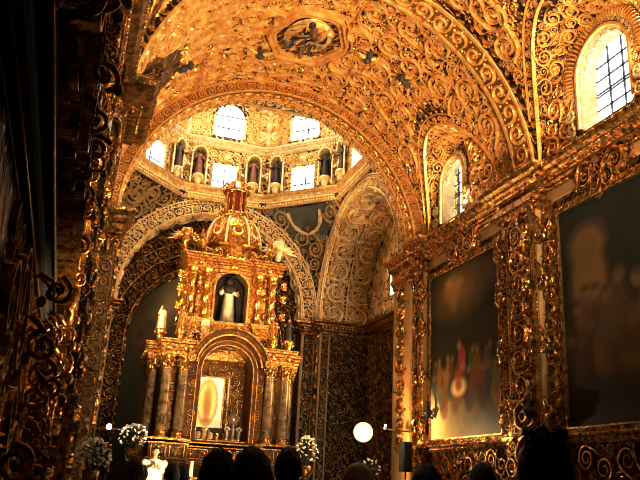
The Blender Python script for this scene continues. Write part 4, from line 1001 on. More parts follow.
mb.box((AX, 24.05, 2.7), (1.7, .1, 3.1), 'altar_wood'); carve(mb, AS(23.99), -.8, .8, 1.25, 4.1, .13, 'altar_gold', 930, .45, .2, None, 3)
mb.box((AX, 23.5, 1.26), (1.56, .8, .06), 'altar_gold', 0, .01)
part(mb, 'alcove', alt)
mb = MB(); S = ring_S((AX, 23.0, 3.35), ex, -ey, .80, 2.1); L = pi * .8 + 4.2
sheet(mb, S, 0, L, 0, .17, 60, 1, 'altar_wood', .03); fillet(mb, S, 0, L, 0, .035, .08, 'altar_gold', 70); fillet(mb, S, 0, L, .14, .17, .06, 'altar_gold', 70); beads(mb, S, 0, L, .09, .03, 'altar_gold')
part(mb, 'arch_frame', alt)
mb = MB(); S = ring_S((AX, 22.78, 3.35), ex, -ey, .98, 0); L = pi * .98
def strip3(R0, R1, y0, y1, z, m):
    a = np.linspace(.1, pi - .1, 40); rows = []
    for R, y in ((R0, y0), (R0, y1), (R1, y1), (R1, y0)): rows.append(np.stack([AX + R * np.cos(a), np.full(40, y), z + R * np.sin(a)], 1))
    mb.grid(A(rows), m, cu=True, smooth=False)
strip3(1.0, 1.05, 23.1, 22.70, 3.42, 'altar_gold'); strip3(1.05, 1.2, 23.1, 22.76, 3.42, 'altar_wood'); strip3(1.2, 1.25, 23.1, 22.58, 3.42, 'gold_wall')
SH = ring_S((AX, 22.75, 3.42), ex, -ey, 1.05, 0); band(mb, SH, .15, pi * 1.05 - .15, .01, .14, 'altar_gold', .5)
for q in (-1, 1): volute(mb, (AX + q * 1.22, 22.62, 3.62), ex * q, ez, -ey, .14, .05, 'altar_gold', 1.8, 1, 1)
part(mb, 'arched_hood', alt)
mb = MB(); ol = arch_outline(0, .78, 1.26, 4.12, 30); P = np.stack([AX + ol[:, 0], np.full(len(ol), 23.06), ol[:, 1]], 1); c = [[AX, 23.06, 2.6]]
mb.add(np.vstack([c, P]), [[0, j + 1, (j + 1) % len(P) + 1] for j in range(len(P))], 'window_glass', False); part(mb, 'glass_front', alt)
# marble columns with capitals and bases
def column(x, y, r=.155):
    mb = MB(); mb.lathe((x, y, 0), [(r * 1.02, 1.42), (r * 1.04, 2.1), (r * .98, 2.8), (r * .88, 3.28)], 'column_marble', 20); c = part(mb, 'column', alt)
    mb = MB(); mb.lathe((x, y, 0), [(r * 1.0, 1.46), (r * 1.25, 1.42), (r * 1.3, 1.38), (r * 1.12, 1.34), (r * 1.4, 1.30), (r * 1.4, 1.24)], 'altar_gold', 20); mb.box((x, y, 1.23), (r * 2.9, r * 2.9, .07), 'altar_gold', 0, .01); part(mb, 'column_base', c)
    mb = MB(); mb.lathe((x, y, 0), [(r * .88, 3.24), (r * 1.05, 3.27), (r * .9, 3.3), (r * .95, 3.4), (r * 1.2, 3.52), (r * 1.5, 3.62)], 'altar_gold', 20); mb.box((x, y, 3.65), (r * 3.0, r * 3.0, .06), 'altar_gold', 0, .01)
    SC = lambda u, v: (np.stack(np.broadcast_arrays(x + r * (1.0 + .35 * np.clip((v - 3.3) / .3, 0, 1)) * np.cos(u / r), y + r * (1.0 + .35 * np.clip((v - 3.3) / .3, 0, 1)) * np.sin(u / r), v), -1), np.stack(np.broadcast_arrays(np.cos(u / r), np.sin(u / r), 0 * u), -1))
    U = np.linspace(0, 2 * pi * r, 9)[:-1]; leaves(mb, SC, U, [3.32] * 8, [pi / 2] * 8, [.16] * 8, .05, .06, 'altar_gold'); leaves(mb, SC, U + .06, [3.44] * 8, [pi / 2] * 8, [.17] * 8, .05, .07, 'altar_gold')
    for a in range(4):
        an = pi / 4 + a * pi / 2; d = A([cos(an), sin(an), 0]); volute(mb, A([x, y, 3.55]) + d * r * 1.4, d, ez, np.cross(d, ez), .07, .025, 'altar_gold', 1.4, 1, 1)
    part(mb, 'capital', c)
for q in (-1, 1):
    column(AX + q * 1.36, 22.95); column(AX + q * 1.86, 22.95); column(AX + q * 2.18, 23.75); column(AX + q * 2.24, 24.9)
mb = MB()                                        # entablature blocks over the columns
for q in (-1, 1):
    for k, (z, d, hh) in enumerate(((3.75, 0, .12), (3.86, .04, .10), (3.97, .10, .10), (4.07, .18, .08), (4.13, .24, .05))):
        mb.box((AX + q * 1.62, 23.45, z), (.92 + d, 1.3 + d, hh), 'altar_gold', 0, .012); mb.box((AX + q * 2.0, 24.4, z), (.86 + d, 1.7 + d, hh), 'altar_gold', 0, .012)
    S = AS(22.79); band(mb, S, q * 1.62 - .46, q * 1.62 + .46, 3.80, 3.98, 'altar_gold', h=.6)
    for a in (-.25, .25): mb.ball((AX + q * 1.62 + a, 22.74, 3.9), (.08, .05, .11), 'altar_gold', 8, 6)
    S = plane_S((AX - 2.45, 24.4, 0), ey, ez, -ex)
    if q < 0: band(mb, S, -.85, .85, 3.80, 3.98, 'altar_gold', h=.6)
mb.box((AX, 24.3, 4.0), (3.6, 1.4, .5), 'altar_gold', 0, .02)
part(mb, 'entablature', alt)
mb = MB()                                        # second storey
mb.box((AX, 24.3, 4.5), (3.1, 1.9, .8), 'altar_gold', 0, .02); mb.box((AX, 23.42, 4.5), (1.5, .2, .8), 'altar_gold', 0, .02)
for q in (-1, 1): mb.box((AX + q * 1.1, 23.3, 4.52), (.86, .5, .78), 'altar_gold', 0, .02); carve(mb, AS(23.04), q * 1.1 - .4, q * 1.1 + .4, 4.2, 4.85, .13, 'altar_gold', 940 + q, .6, .2, None, 3); mb.box((AX + q * 1.1, 23.3, 4.92), (.96, .6, .07), 'altar_gold', 0, .01)
carve(mb, AS(23.31), -.66, .66, 4.45, 4.9, .12, 'altar_gold', 944, .5, .2, None, 3)
mb.box((AX - .82, 23.02, 4.62), (.26, .03, .62), 'robe_white', 0, .008)
part(mb, 'upper_plinth', alt)
mb = MB(); hole_wall(mb, AS(23.45), -1.15, 1.15, 4.9, 6.65, -.02, .52, 5.0, 6.62, 'altar_gold')
ol = arch_outline(-.02, .52, 5.0, 6.62, 26); P0 = np.stack([AX + ol[:, 0], np.full(len(ol), 23.45), ol[:, 1]], 1); mb.grid(A([P0, P0 + ey * .6]), 'robe_brown', cv=True, smooth=False); mb.box((AX, 24.08, 5.85), (1.2, .06, 1.8), 'robe_brown')
for q in (-1, 1): mb.box((AX + q * 1.15, 24.35, 5.8), (.5, 1.2, 1.7), 'altar_gold', 0, .02); band_v(mb, AS(23.44), q * .68 - .09, q * .68 + .09, 5.0, 6.6, 'altar_gold', h=.5)
S = ring_S((AX - .02, 23.43, 6.1), ex, -ey, .52, 1.1); fillet(mb, S, 0, pi * .52 + 2.2, 0, .09, .07, 'altar_gold', 50); beads(mb, S, 0, pi * .52 + 2.2, .045, .03, 'altar_gold')
for q in (-1, 1): carve(mb, AS(23.44), q * .83 - .3, q * .83 + .3, 6.3, 6.65, .1, 'altar_gold', 950 + q, .6, .2, lambda U, V, r: np.hypot(U + .02, V - 6.1) > .64 + r)
for q in (-1, 1):
    carve(mb, AS(24.14 - .4), q * 1.15 - .22, q * 1.15 + .22, 5.0, 6.6, .1, 'altar_gold', 952 + q, .6, .2, None, 3)
    for z in (5.3, 5.9, 6.35): mb.ball((AX + q * 1.1, 23.36, z), (.10, .08, .13), 'altar_gold', 8, 6); volute(mb, (AX + q * 1.72, 23.3, z), ex * q, ez, -ey, .13, .04, 'altar_gold', 1.7, 1, 1)
carve(mb, plane_S((AX - 1.41, 24.35, 0), ey, ez, -ex), -.55, .55, 5.0, 6.6, .14, 'altar_gold', 956, .6, .2, None, 3)
part(mb, 'niche', alt)
def twisted(x, y, z0, z1, r):
    mb = MB(); a = np.linspace(0, 2 * pi, 14, endpoint=False); z = np.linspace(z0 + .12, z1 - .2, 46)
    rr = r * (1 + .26 * np.cos(a[:, None] - (z[None, :] - z0) * 14))
    P = np.stack([x + rr * np.cos(a)[:, None], y + rr * np.sin(a)[:, None], np.broadcast_to(z, rr.shape)], -1); mb.grid(P, 'altar_gold', cu=True); c = part(mb, 'twisted_column', alt)
    mb = MB(); mb.lathe((x, y, 0), [(r, z1 - .22), (r * 1.3, z1 - .2), (r * 1.0, z1 - .16), (r * 1.3, z1 - .08), (r * 1.8, z1 - .02), (r * 1.8, z1)], 'altar_gold', 14); part(mb, 'capital', c); mb = MB(); mb.lathe((x, y, 0), [(r * 1.6, z0), (r * 1.6, z0 + .05), (r * 1.1, z0 + .09), (r * 1.35, z0 + .13), (r * .9, z0 + .16)], 'altar_gold', 14); part(mb, 'column_base', c)
for q in (-1, 1):
    for dx, yy in ((.86, 23.2), (1.32, 23.2), (1.5, 23.95), (1.5, 24.8)): twisted(AX + q * dx, yy, 4.95, 6.6, .085)
mb = MB()
for k, (z, d, hh) in enumerate(((6.66, 0, .12), (6.78, .03, .12), (6.88, .10, .07), (6.96, .18, .08), (7.03, .26, .05))):
    mb.box((AX, 24.3, z), (2.5 + d, 1.8 + d, hh), 'altar_gold', 0, .012)
    for q in (-1, 1): mb.box((AX + q * 1.12, 23.7, z), (.9 + d, 1.3 + d, hh), 'altar_gold', 0, .012)
    mb.box((AX, 23.5, z), (1.0 + d, .3 + d, hh), 'altar_gold', 0, .012)
for q in (-1, 1):
    volute(mb, (AX + q * .55, 23.3, 7.22), ex * q, ez, -ey, .24, .06, 'altar_gold', 1.8, 1, 2.2); volute(mb, (AX + q * 1.0, 23.2, 7.2), ex * q, ez, -ey, .18, .05, 'altar_gold', 1.8, -1, 1); mb.ball((AX + q * .3, 23.25, 7.2), (.12, .1, .16), 'altar_gold')
S = AS(23.03)
for q in (-1, 1): band(mb, S, q * 1.12 - .45, q * 1.12 + .45, 6.68, 6.86, 'altar_gold', h=.6); mb.ball((AX + q * 1.12, 23.0, 6.8), (.1, .06, .13), 'altar_gold', 8, 6)
mb.ball((AX, 23.28, 6.85), (.13, .08, .15), 'altar_gold', 10, 6)
part(mb, 'upper_entablature', alt)
mb = MB()                                        # dome, lantern, finials
c = (AX, 24.2, 0); k8 = 8
mb.lathe(c, [(1.05, 7.05), (1.08, 7.12), (.98, 7.18), (.98, 7.50), (1.05, 7.55), (1.10, 7.60), (1.0, 7.64)], 'altar_gold', 16, pi / 16, 2 * pi + pi / 16, smooth=False)
part(mb, 'dome_drum', alt)
mb = MB(); q = np.linspace(0, 1, 14); pr = [(.30 + .68 * cos(t * pi / 2) ** .9, 7.62 + 1.15 * sin(t * pi / 2)) for t in q]; mb.lathe(c, pr, 'altar_gold', 32)
for j in range(8):
    a = j * pi / 4 + pi / 8; mb.tube([(c[0] + (r + .03) * cos(a), c[1] + (r + .03) * sin(a), z) for r, z in pr], .045, 'lace', 6)
    b = j * pi / 4 - pi / 2; rr, zz = .90, 8.1; p0 = A([c[0] + rr * cos(b), c[1] + rr * sin(b), zz]); d = A([cos(b), sin(b), .3]); tt = A([-sin(b), cos(b), 0]); uu = np.cross(tt, d) * -1
    qq = np.linspace(0, 2 * pi, 18); mb.tube([p0 + (tt * cos(x) * .15 + A([-cos(b) * .5, -sin(b) * .5, .9]) * sin(x) * .15) for x in qq], .04, 'lace', 6, cap=False); mb.ball(p0, (.09, .09, .1), 'red_cloth', 8, 6)
SDm = lambda u, v: (lambda r, z: (np.stack(np.broadcast_arrays(c[0] + r * np.cos(u), c[1] + r * np.sin(u), z), -1), np.stack(np.broadcast_arrays(np.cos(u) * np.cos(v), np.sin(u) * np.cos(v), np.sin(v)), -1)))(.30 + .68 * np.cos(v) ** .9, 7.62 + 1.15 * np.sin(v))
for j in range(8):
    for dz, r_ in ((.18, .11), (.75, .10), (.95, .08)):
        for dq in (-.17, .17): spirals(mb, SDm, [j * pi / 4 - pi / 2 + dq * (1 - dz * .4)], [dz], [r_], 'altar_gold', .35, .2, 1.4)
part(mb, 'ribbed_dome', alt)
mb = MB(); mb.lathe(c, [(.42, 8.72), (.46, 8.8), (.40, 8.86), (.40, 8.95), (.44, 8.98)], 'altar_gold', 16); mb.lathe(c, [(.22, 8.95), (.22, 9.75)], 'red_cloth', 16); mb.lathe(c, [(.44, 9.72), (.50, 9.8), (.42, 9.86), (.36, 10.0), (.26, 10.15), (.1, 10.25), (.01, 10.3)], 'altar_gold', 16)
for j in range(8):
    a = j * pi / 4 + pi / 8; mb.lathe((c[0] + .34 * cos(a), c[1] + .34 * sin(a), 0), [(.06, 8.95), (.045, 9.05), (.05, 9.35), (.04, 9.62), (.07, 9.75)], 'altar_gold', 8)
    volute(mb, (c[0] + .5 * cos(a), c[1] + .5 * sin(a), 9.95), A([cos(a), sin(a), 0]), ez, A([-sin(a), cos(a), 0]), .12, .035, 'altar_gold', 1.5, 1, 2); volute(mb, (c[0] + .52 * cos(a), c[1] + .52 * sin(a), 8.8), A([cos(a), sin(a), 0]), ez, A([-sin(a), cos(a), 0]), .13, .04, 'altar_gold', 1.5, -1, 1)
part(mb, 'lantern', alt)
for q in (-1, 1):
    for dx, y in ((1.15, 23.3), (1.5, 24.6)):
        x = AX + q * dx; mb = MB(); mb.lathe((x, y, 0), [(.01, 7.05), (.16, 7.05), (.18, 7.12), (.08, 7.18), (.11, 7.3), (.17, 7.42), (.12, 7.55), (.06, 7.62), (.09, 7.7), (.05, 7.85), (.01, 8.0)], 'altar_gold', 12)
        volute(mb, (x - q * .3, y, 7.2), ex * q, ez, -ey, .16, .05, 'altar_gold', 1.7, -1, 0.5); part(mb, 'finial', alt)

# things standing in and on the altar
fp = thing('framed_image', 'pale gold picture with a glow added, in a thin frame standing in the altar alcove', 'picture', (4.05, 23.35, 1.62))
bl = [(.5, .5, .36, .47, (.40, .22, .05), .95, .10), (.5, .5, .30, .41, (.95, .72, .28), .95, .14), (.5, .48, .15, .36, (.60, .34, .09), .9, .25), (.5, .42, .10, .25, (.45, .20, .06), .7, .5), (.5, .1, .2, .08, (.45, .18, .06), .8, .4), (.12, .08, .12, .08, (.7, .5, .16), .6, .5), (.88, .08, .12, .08, (.7, .5, .16), .6, .5)]
bl += [(.5 + .33 * cos(a), .5 + .44 * sin(a), .03, .03, (.75, .52, .18), .5, .5) for a in np.linspace(0, 2 * pi, 24)]
canvas('picture', fp, plane_S((3.60, 23.33, 1.66), ex, ez, -ey), .92, 1.5, paint(.92, 1.5, (1.0, .9, .62), bl, (1.0, .92, .66)), 'self_glow_image', 60, 90)
mb = MB()
for cx, cz, sx, sz in ((4.06, 1.635, 1.0, .05), (4.06, 3.185, 1.0, .05), (3.575, 2.41, .05, 1.6), (4.545, 2.41, .05, 1.6)): mb.box((cx, 23.34, cz), (sx, .05, sz), 'altar_gold', 0, .01)
mb.box((4.06, 23.40, 1.45), (.9, .1, .36), 'altar_gold', 0, .01)
part(mb, 'frame', fp)
for x, lab in ((3.76, 'left black box under the glowing picture'), (4.36, 'right black box under the glowing picture')):
    mb = MB(); mb.box((x, 23.2, 1.565), (.34, .12, .13), 'black_plastic', 0, .015); mb.box((x, 23.2, 1.39), (.05, .05, .23), 'black_plastic'); tag(mb.build('black_lamp_box', None, 'auto'), lab, 'lamp')
for i, (x, lab) in enumerate(((3.84, 'left pale cloth-wrapped vessel in the altar alcove'), (4.02, 'middle pale vessel in the altar alcove'), (4.2, 'right pale vessel in the altar alcove'))):
    t = thing('pale_vase', lab, 'vase', (x, 23.2, 1.29)); mb = MB(); mb.lathe((x, 23.2, 1.29), [(1e-3, 0), (.06, 0), (.07, .03), (.055, .1), (.07, .2), (.05, .25), (.06, .28)], 'robe_white', 14); part(mb, 'vessel', t)
mon = thing('silver_monstrance', 'ornate silver and gold sunburst stand right of the glowing picture', 'monstrance', (4.92, 23.25, 1.29)); mb = MB()
mb.lathe((4.92, 23.25, 1.29), [(1e-3, 0), (.16, 0), (.16, .04), (.06, .1), (.04, .3), (.08, .34), (.03, .4), (.03, .52)], 'silver', 14); part(mb, 'stem', mon)
mb = MB(); mb.lathe((0, 0, 0), [(1e-3, -.02), (.1, -.02), (.1, .02), (1e-3, .02)], 'silver', 18); V = np.concatenate(mb.v); mb.v = [np.stack([V[:, 0] + 4.92, V[:, 2] + 23.25, V[:, 1] + 1.95], 1)]
for j in range(20):
    a = j * pi / 10; mb.tube([(4.92 + .1 * cos(a), 23.25, 1.95 + .1 * sin(a)), (4.92 + (.24 if j % 2 else .19) * cos(a), 23.25, 1.95 + (.24 if j % 2 else .19) * sin(a))], [.018, .004], 'silver', 5)
part(mb, 'sunburst', mon)
for j, (x, lab) in enumerate(((4.72, 'small silver bud vase left of the sunburst stand'), (5.1, 'small silver bud vase right of the sunburst stand'))):
    mb = MB(); mb.lathe((x, 23.2, 1.29), [(1e-3, 0), (.07, 0), (.03, .06), (.08, .18), (.04, .26), (.06, .3)], 'silver', 12)
    for q in range(8): mb.ball((x + .07 * cos(q * .8), 23.2 + .03 * sin(q * 1.7), 1.64 + .05 * sin(q * 2.3)), .035, 'petal', 6, 4)
    tag(mb.build('bud_vase', None, 'auto'), lab, 'vase')
cd = thing('tall_candlestick', 'tall golden candlestick right of the glowing picture', 'candlestick', (4.68, 23.3, 1.29)); mb = MB(); mb.lathe((4.68, 23.3, 1.29), [(1e-3, 0), (.1, 0), (.1, .04), (.04, .1), (.03, .5), (.06, .56), (.03, .62), (.03, 1.0), (.07, 1.1)], 'altar_gold', 12); part(mb, 'stick', cd)
mb = MB(); mb.lathe((4.68, 23.3, 2.39), [(.03, 0), (.03, .8), (1e-3, .82)], 'wax', 10); part(mb, 'candle', cd)
sa = figure_thing('niche_saint', 'robed saint statue with dark hood and cape in the upper altar niche', 'statue', (AX - .03, 23.72, 5.02), 1.5, 'robe_white', 'robe_brown', 'robe_dark', halo=False, seed=1)
mb = MB(); h = (AX - .03, 23.68, 6.42); mb.ball((h[0], h[1] + .05, h[2] - .02), (.14, .13, .17), 'robe_dark', 12, 8); mb.ball((h[0] + .02, h[1] - .03, h[2] - .3), (.26, .14, .16), 'robe_dark', 12, 8); part(mb, 'hood', sa)
for x, y, H, robe, cape, lab in ((AX - 2.15, 23.3, .72, 'robe_white', 'stone', 'white robed statuette at the far left of the altar ledge'), (AX - 1.55, 23.0, .74, 'altar_gold', 'robe_white', 'golden robed statuette second from the left on the altar ledge'),
                               (AX + 1.35, 23.0, .74, 'altar_gold', 'cream_panel', 'golden robed statuette on the right side of the altar ledge'), (AX + 1.9, 23.05, .72, 'robe_dark', 'robe_dark', 'dark caped statuette at the far right of the altar ledge')):
    figure_thing('saint_statuette', lab, 'statue', (x, y, 4.52), H, robe, 'skin', cape, group=None, base=(.17, .36, 'altar_gold'), seed=x, arm='up' if robe == 'robe_white' else 'out')
fg = figure_thing('crowning_figure', 'tiny golden figure crowning the altar lantern', 'statue', (AX, 24.2, 10.28), .42, 'altar_gold', 'altar_gold', arm='up')
for i, (x, y, lab) in enumerate(((AX - 1.62, 23.9, 'golden angel on the left shoulder of the altar dome'), (AX + 1.55, 23.9, 'pale angel on the right shoulder of the altar dome'))):
    cherub(lab, (x, y, 7.75), .62, (0, -1, 0), ('altar_gold' if i == 0 else 'lace',) * 2)

# ------------------------------------------------------------------ saints in the drum
ROB = ['robe_rust', 'robe_dark', 'robe_brown']
def drum_saint(k, side, label, robe, cape):
    o, t, n = face_frame(k); p = o + t * side * 1.08 + n * .20
    root = figure_thing('drum_saint', label, 'statue', (p[0], p[1], 11.32), 1.02, robe, 'robe_brown', cape, face=(n[0], n[1]), base=(.20, .42, 'lace'), seed=k + side)
    S = plane_S(o + t * side * 1.08 + n * .02, t, ez, n); mb = MB(); c = o + t * side * 1.08
    a = np.linspace(0, pi, 16); rows = [np.stack([(c + t * r * cos(q) + n * d)[:] for q in a]) + (ez * 12.22)[None] + np.outer(np.sin(a) * r, ez) for r, d in ((.30, .03), (.30, .30), (.22, .30), (.22, .03))]
    mb.grid(A(rows), 'lace', cu=True, smooth=False)
    S3 = plane_S(c + n * .31, t, ez, n); bosses(mb, S3, .26 * np.cos(a), 12.22 + .26 * np.sin(a), .045, 'lace'); leaves(mb, S3, .28 * np.cos(a[1::2]), 12.22 + .28 * np.sin(a[1::2]), a[1::2], np.full(8, .16), .05, .05, 'cream_gold')
    part(mb, 'canopy', root)
    mb = MB(); sheet(mb, S, -.26, .26, 11.3, 12.4, 1, 1, 'robe_brown', smooth=False); part(mb, 'niche_back', root)
    for q in (-1, 1):
        mb = MB(); b = c + t * q * .29 + n * .2; mb.lathe((b[0], b[1], 0), [(.05, 10.98), (.05, 11.2), (.035, 11.3), (.045, 11.7), (.03, 12.05), (.06, 12.2)], 'lace', 8); part(mb, 'colonnette', root)
drum_saint(-1, -1, 'saint statue at the far left of the drum', 'robe_dark', 'robe_brown')
drum_saint(-1, 1, 'dark saint statue just left of the left-centre drum window, farther from it', 'robe_brown', 'robe_dark')
drum_saint(0, -1, 'rust-brown saint statue immediately left of the left-centre drum window', 'robe_rust', 'robe_dark')
drum_saint(0, 1, 'rust-robed saint statue immediately right of the left-centre drum window', 'robe_rust', 'robe_brown')
drum_saint(1, -1, 'dark saint statue immediately left of the right-centre drum window', 'robe_dark', 'robe_rust')
drum_saint(1, 1, 'dark saint statue immediately right of the right-centre drum window', 'robe_dark', 'robe_dark')
drum_saint(2, -1, 'saint statue at the far right of the drum', 'robe_brown', 'robe_dark')
for k, side, lab in ((0, 1, 'carved cherub mask between the two centre saints of the drum'), (0, -1, 'carved cherub mask between the two left saints of the drum'), (1, 1, 'carved cherub mask right of the right-hand drum saint')):
    o, t, n = face_frame(k); p = o + t * side * TW + n * .12; cherub(lab, (p[0], p[1], 11.7), .32, n, ('lace', 'stone'))
for k, lab in ((0, 'left'),):
    o, t, n = face_frame(0); o2, t2, n2 = face_frame(1); nm = (n + n2) / np.linalg.norm(n + n2); p = o + t * TW + nm * .1
    cart = thing('carved_cartouche', 'tall carved cartouche between the two upper drum windows', 'ornament', (p[0], p[1], 13.1)); tt = A([-nm[1], nm[0], 0]); S = plane_S(p, tt, ez, nm)
    mb = MB(); mb.ball(p + ez * 14.0, (.17, .17, .3), 'cream_gold', 12, 8); part(mb, 'boss', cart)
    mb = MB()
    for q in (-1, 1):
        for z, R in ((13.5, .2), (14.2, .26), (14.75, .18)): volute(mb, p + tt * q * .3 + ez * z, tt * q, ez, nm, R, .06, 'lace', 1.8, 1, 1)
    for z in (13.2, 14.55, 14.9): mb.ball(p + ez * z, .11, 'lace', 8, 6)
    part(mb, 'scrolls', cart)
# angel with a white garland in the right pendentive
SP = PS[1]; P, N = SP(A([0.]), A([3.15])); p0, n0 = P[0], N[0]
ang = cherub('winged angel holding a swag in the dark panel of the right-hand pendentive', tuple(p0 + n0 * .05), .40, n0, ('robe_rust', 'robe_brown'))
pd = MB(); U, V = np.meshgrid(np.linspace(-1, 1, 13), np.linspace(2.78, 3.92, 8), indexing='ij')
wv = np.sqrt(RP ** 2 - V ** 2) * (pi / 2 - 2 * np.arccos(np.clip(HC / np.sqrt(RP ** 2 - V ** 2), -1, 1))); P, N = SP(U * np.minimum(1.5, wv * .42), V); pd.grid(P + N * .03, 'grey_plaster'); solid(pd, 'trim_11', 'dark grey-green plaster panel at the top of the pendentive')
a = np.linspace(-1, 1, 22); P, N = SP(a * .72, 3.8 - .75 * np.sqrt(np.maximum(1 - a * a, 0))); mb = MB(); mb.tube(P + N * .16, .075 + .02 * np.sin(a * 20), 'stone', 8); tag(mb.build('white_garland', None, 'auto'), 'white garland swag hanging across the pendentive panel', 'garland')

# ------------------------------------------------------------------ relief medallion and cherubs on the vault
u0, v0 = pi / 2 * RV + .12, 15.75
med = thing('vault_medallion', 'oval scroll-framed relief of a seated robed figure at the crown of the vault', 'medallion', (XC - .1, v0, 10.85))
mb = MB(); a = np.linspace(0, 2 * pi, 60)
for k, (s_, w_, h_) in enumerate(((1.0, .05, .16), (.86, .035, .12), (1.12, .03, .1))): ridge(mb, VS, u0 + 1.0 * s_ * np.cos(a) * (1 + .05 * np.cos(6 * a)), v0 + 1.12 * s_ * np.sin(a) * (1 + .05 * np.cos(6 * a)), np.full(60, w_), np.full(60, h_), 'gold')
b = np.linspace(0, 2 * pi, 25)[:-1]; spirals(mb, VS, u0 + .93 * np.cos(b), v0 + 1.04 * np.sin(b), np.full(24, .13), 'gold', .5, .18, 1.4, leaf=False)
for q in (-1, 1):
    for w_ in (-1, 1):
        t = np.linspace(0, 1, 30); an = w_ * (.3 + t * 4.6); rr = .42 * (1 - .8 * t); ridge(mb, VS, u0 + q * (1.08) + q * rr * np.cos(an), v0 + w_ * .65 + rr * np.sin(an), .05 * (1.2 - .6 * t), np.full(30, .17), 'gold')
part(mb, 'scroll_frame', med)
def blob(mb, u, v, ru, rv, h, m, rot=0.):
    t = np.linspace(0, pi / 2, 6); aa = np.linspace(0, 2 * pi, 17); R, T = np.meshgrid(np.cos(t), aa, indexing='ij'); du = ru * R * np.cos(T); dv = rv * R * np.sin(T); Hh = np.broadcast_to(np.sin(t)[:, None] * h, R.shape)
    P, N = VS(u + du * cos(rot) - dv * sin(rot), v + du * sin(rot) + dv * cos(rot)); mb.grid(P + N * (Hh[..., None] + .01), m)
mb = MB(); blob(mb, u0, v0, .62, .78, .14, 'gold'); part(mb, 'ground', med)
mb = MB()
for (du, dv, ru, rv, h, m, r) in ((-.08, -.1, .16, .3, .3, 'robe_brown', .5), (.22, -.05, .12, .3, .3, 'robe_dark', -.3), (-.2, .12, .14, .24, .28, 'grey_plaster', .8), (.02, .18, .13, .2, .34, 'robe_rust', 0), (-.3, -.3, .1, .22, .25, 'gold', .9), (.05, -.4, .12, .14, .25, 'robe_dark', 0), (.3, .3, .1, .2, .25, 'grey_plaster', .4)): blob(mb, u0 + du * 1.4, v0 + dv * 1.4, ru * 1.1, rv * 1.1, h * .55, m, r)
blob(mb, u0 + .03, v0 + .55, .10, .11, .36, 'robe_rust'); blob(mb, u0 - .02, v0 - .46, .10, .11, .36, 'robe_rust'); rg = np.random.default_rng(77)
for k in range(46):
    t = np.linspace(-1, 1, 12); cx, cy, an, ln, bd = rg.uniform(-.42, .42), rg.uniform(-.5, .5), rg.uniform(-.5, 1.2), rg.uniform(.12, .3), rg.uniform(-.08, .08)
    uu = cx + np.sin(an) * ln * t + np.cos(an) * bd * (1 - t * t); vv = cy + np.cos(an) * ln * t - np.sin(an) * bd * (1 - t * t)
    ridge(mb, lambda a, b: (lambda P, N: (P + N * .12, N))(*VS(a, b)), u0 + uu, v0 + vv, .03 * (1.1 - t * t * .8), .07 * (1.1 - t * t), ['gold', 'robe_brown', 'gold', 'robe_dark', 'grey_plaster', 'gold_ground'][k % 6])
part(mb, 'relief_figure', med)
for u, v, lab in ((8.17, 16.6, 'dark cherub head in the vault scrollwork left of the medallion'), (10.4, 16.3, 'dark cherub head low on the left side of the vault'), (5.45, 15.55, 'dark cherub head in the vault scrollwork right of the medallion'), (4.33, 15.5, 'dark cherub head in the vault above the farther window')):
    P, N = VS(A([u]), A([v])); cherub(lab, tuple(P[0] + N[0] * .03), .36, N[0] + A([0, -.3, 0]), ('robe_brown', 'gold'))

# ------------------------------------------------------------------ lamp, speaker, brackets, candles
lamp = thing('floodlight', 'glowing round lamp on a stand before the right transept', 'lamp', (7.14, 18.0, -1.5))
mb = MB(); mb.ball((7.14, 18.0, 1.44), .25, 'lamp_globe', 28, 18); part(mb, 'bulb', lamp, 'glowing white globe')
mb = MB(); mb.lathe((7.14, 18.0, -1.5), [(.02, .6), (.02, 2.72), (.06, 2.74), (.06, 2.8), (1e-3, 2.8)], 'iron', 10)
for j in range(3): a = j * 2.1 + .4; mb.tube([(7.14, 18.0, -.7), (7.14 + .5 * cos(a), 18.0 + .5 * sin(a), -1.5)], .018, 'iron', 6)
part(mb, 'tripod_stand', lamp)
sp = thing('loudspeaker', 'narrow black loudspeaker on a pole beside the right pier', 'speaker', (8.2, 17.75, -1.5)); mb = MB(); mb.box((8.2, 17.75, .9), (.26, .26, .72), 'black_plastic', 0, .02); part(mb, 'cabinet', sp)
mb = MB(); mb.box((8.2, 17.61, .9), (.21, .02, .64), 'iron', 0, .005); part(mb, 'grille', sp); mb = MB(); mb.tube([(8.2, 17.75, .56), (8.2, 17.75, -1.49)], .025, 'iron', 8); mb.lathe((8.2, 17.75, -1.5), [(1e-3, 0), (.2, 0), (.2, .03), (.03, .05)], 'iron', 14); part(mb, 'pole', sp)
br = thing('wall_bracket', 'thin horizontal bracket with a small bulb left of the right pier', 'sconce', (8.45, 18.1, 1.5)); mb = MB(); mb.tube([(8.5, 18.2, 1.55), (8.1, 18.0, 1.55), (7.72, 17.95, 1.56)], .018, 'line_gold', 6); mb.lathe((7.72, 17.95, 1.55), [(1e-3, -.02), (.05, 0), (.06, .05), (.04, .06)], 'line_gold', 10); part(mb, 'arm', br)
mb = MB(); mb.ball((7.72, 17.95, 1.64), .035, 'small_bulb', 8, 6); part(mb, 'bulb', br)
b2 = thing('wall_bracket', 'thin wire arm with a lit bulb at the dark left side of the altar', 'sconce', (.55, 18.3, 1.1)); mb = MB(); mb.tube([(.5, 18.3, 1.1), (.95, 18.0, 1.08), (1.4, 18.0, 1.1)], .012, 'line_gold', 6); part(mb, 'arm', b2); mb = MB(); mb.ball((.95, 17.95, 1.13), .06, 'bulb', 10, 8); part(mb, 'bulb', b2)
mb = MB()
mb.ball((1.3, 18.0, 1.12), .022, 'small_bulb', 8, 6); part(mb, 'bulb', b2)
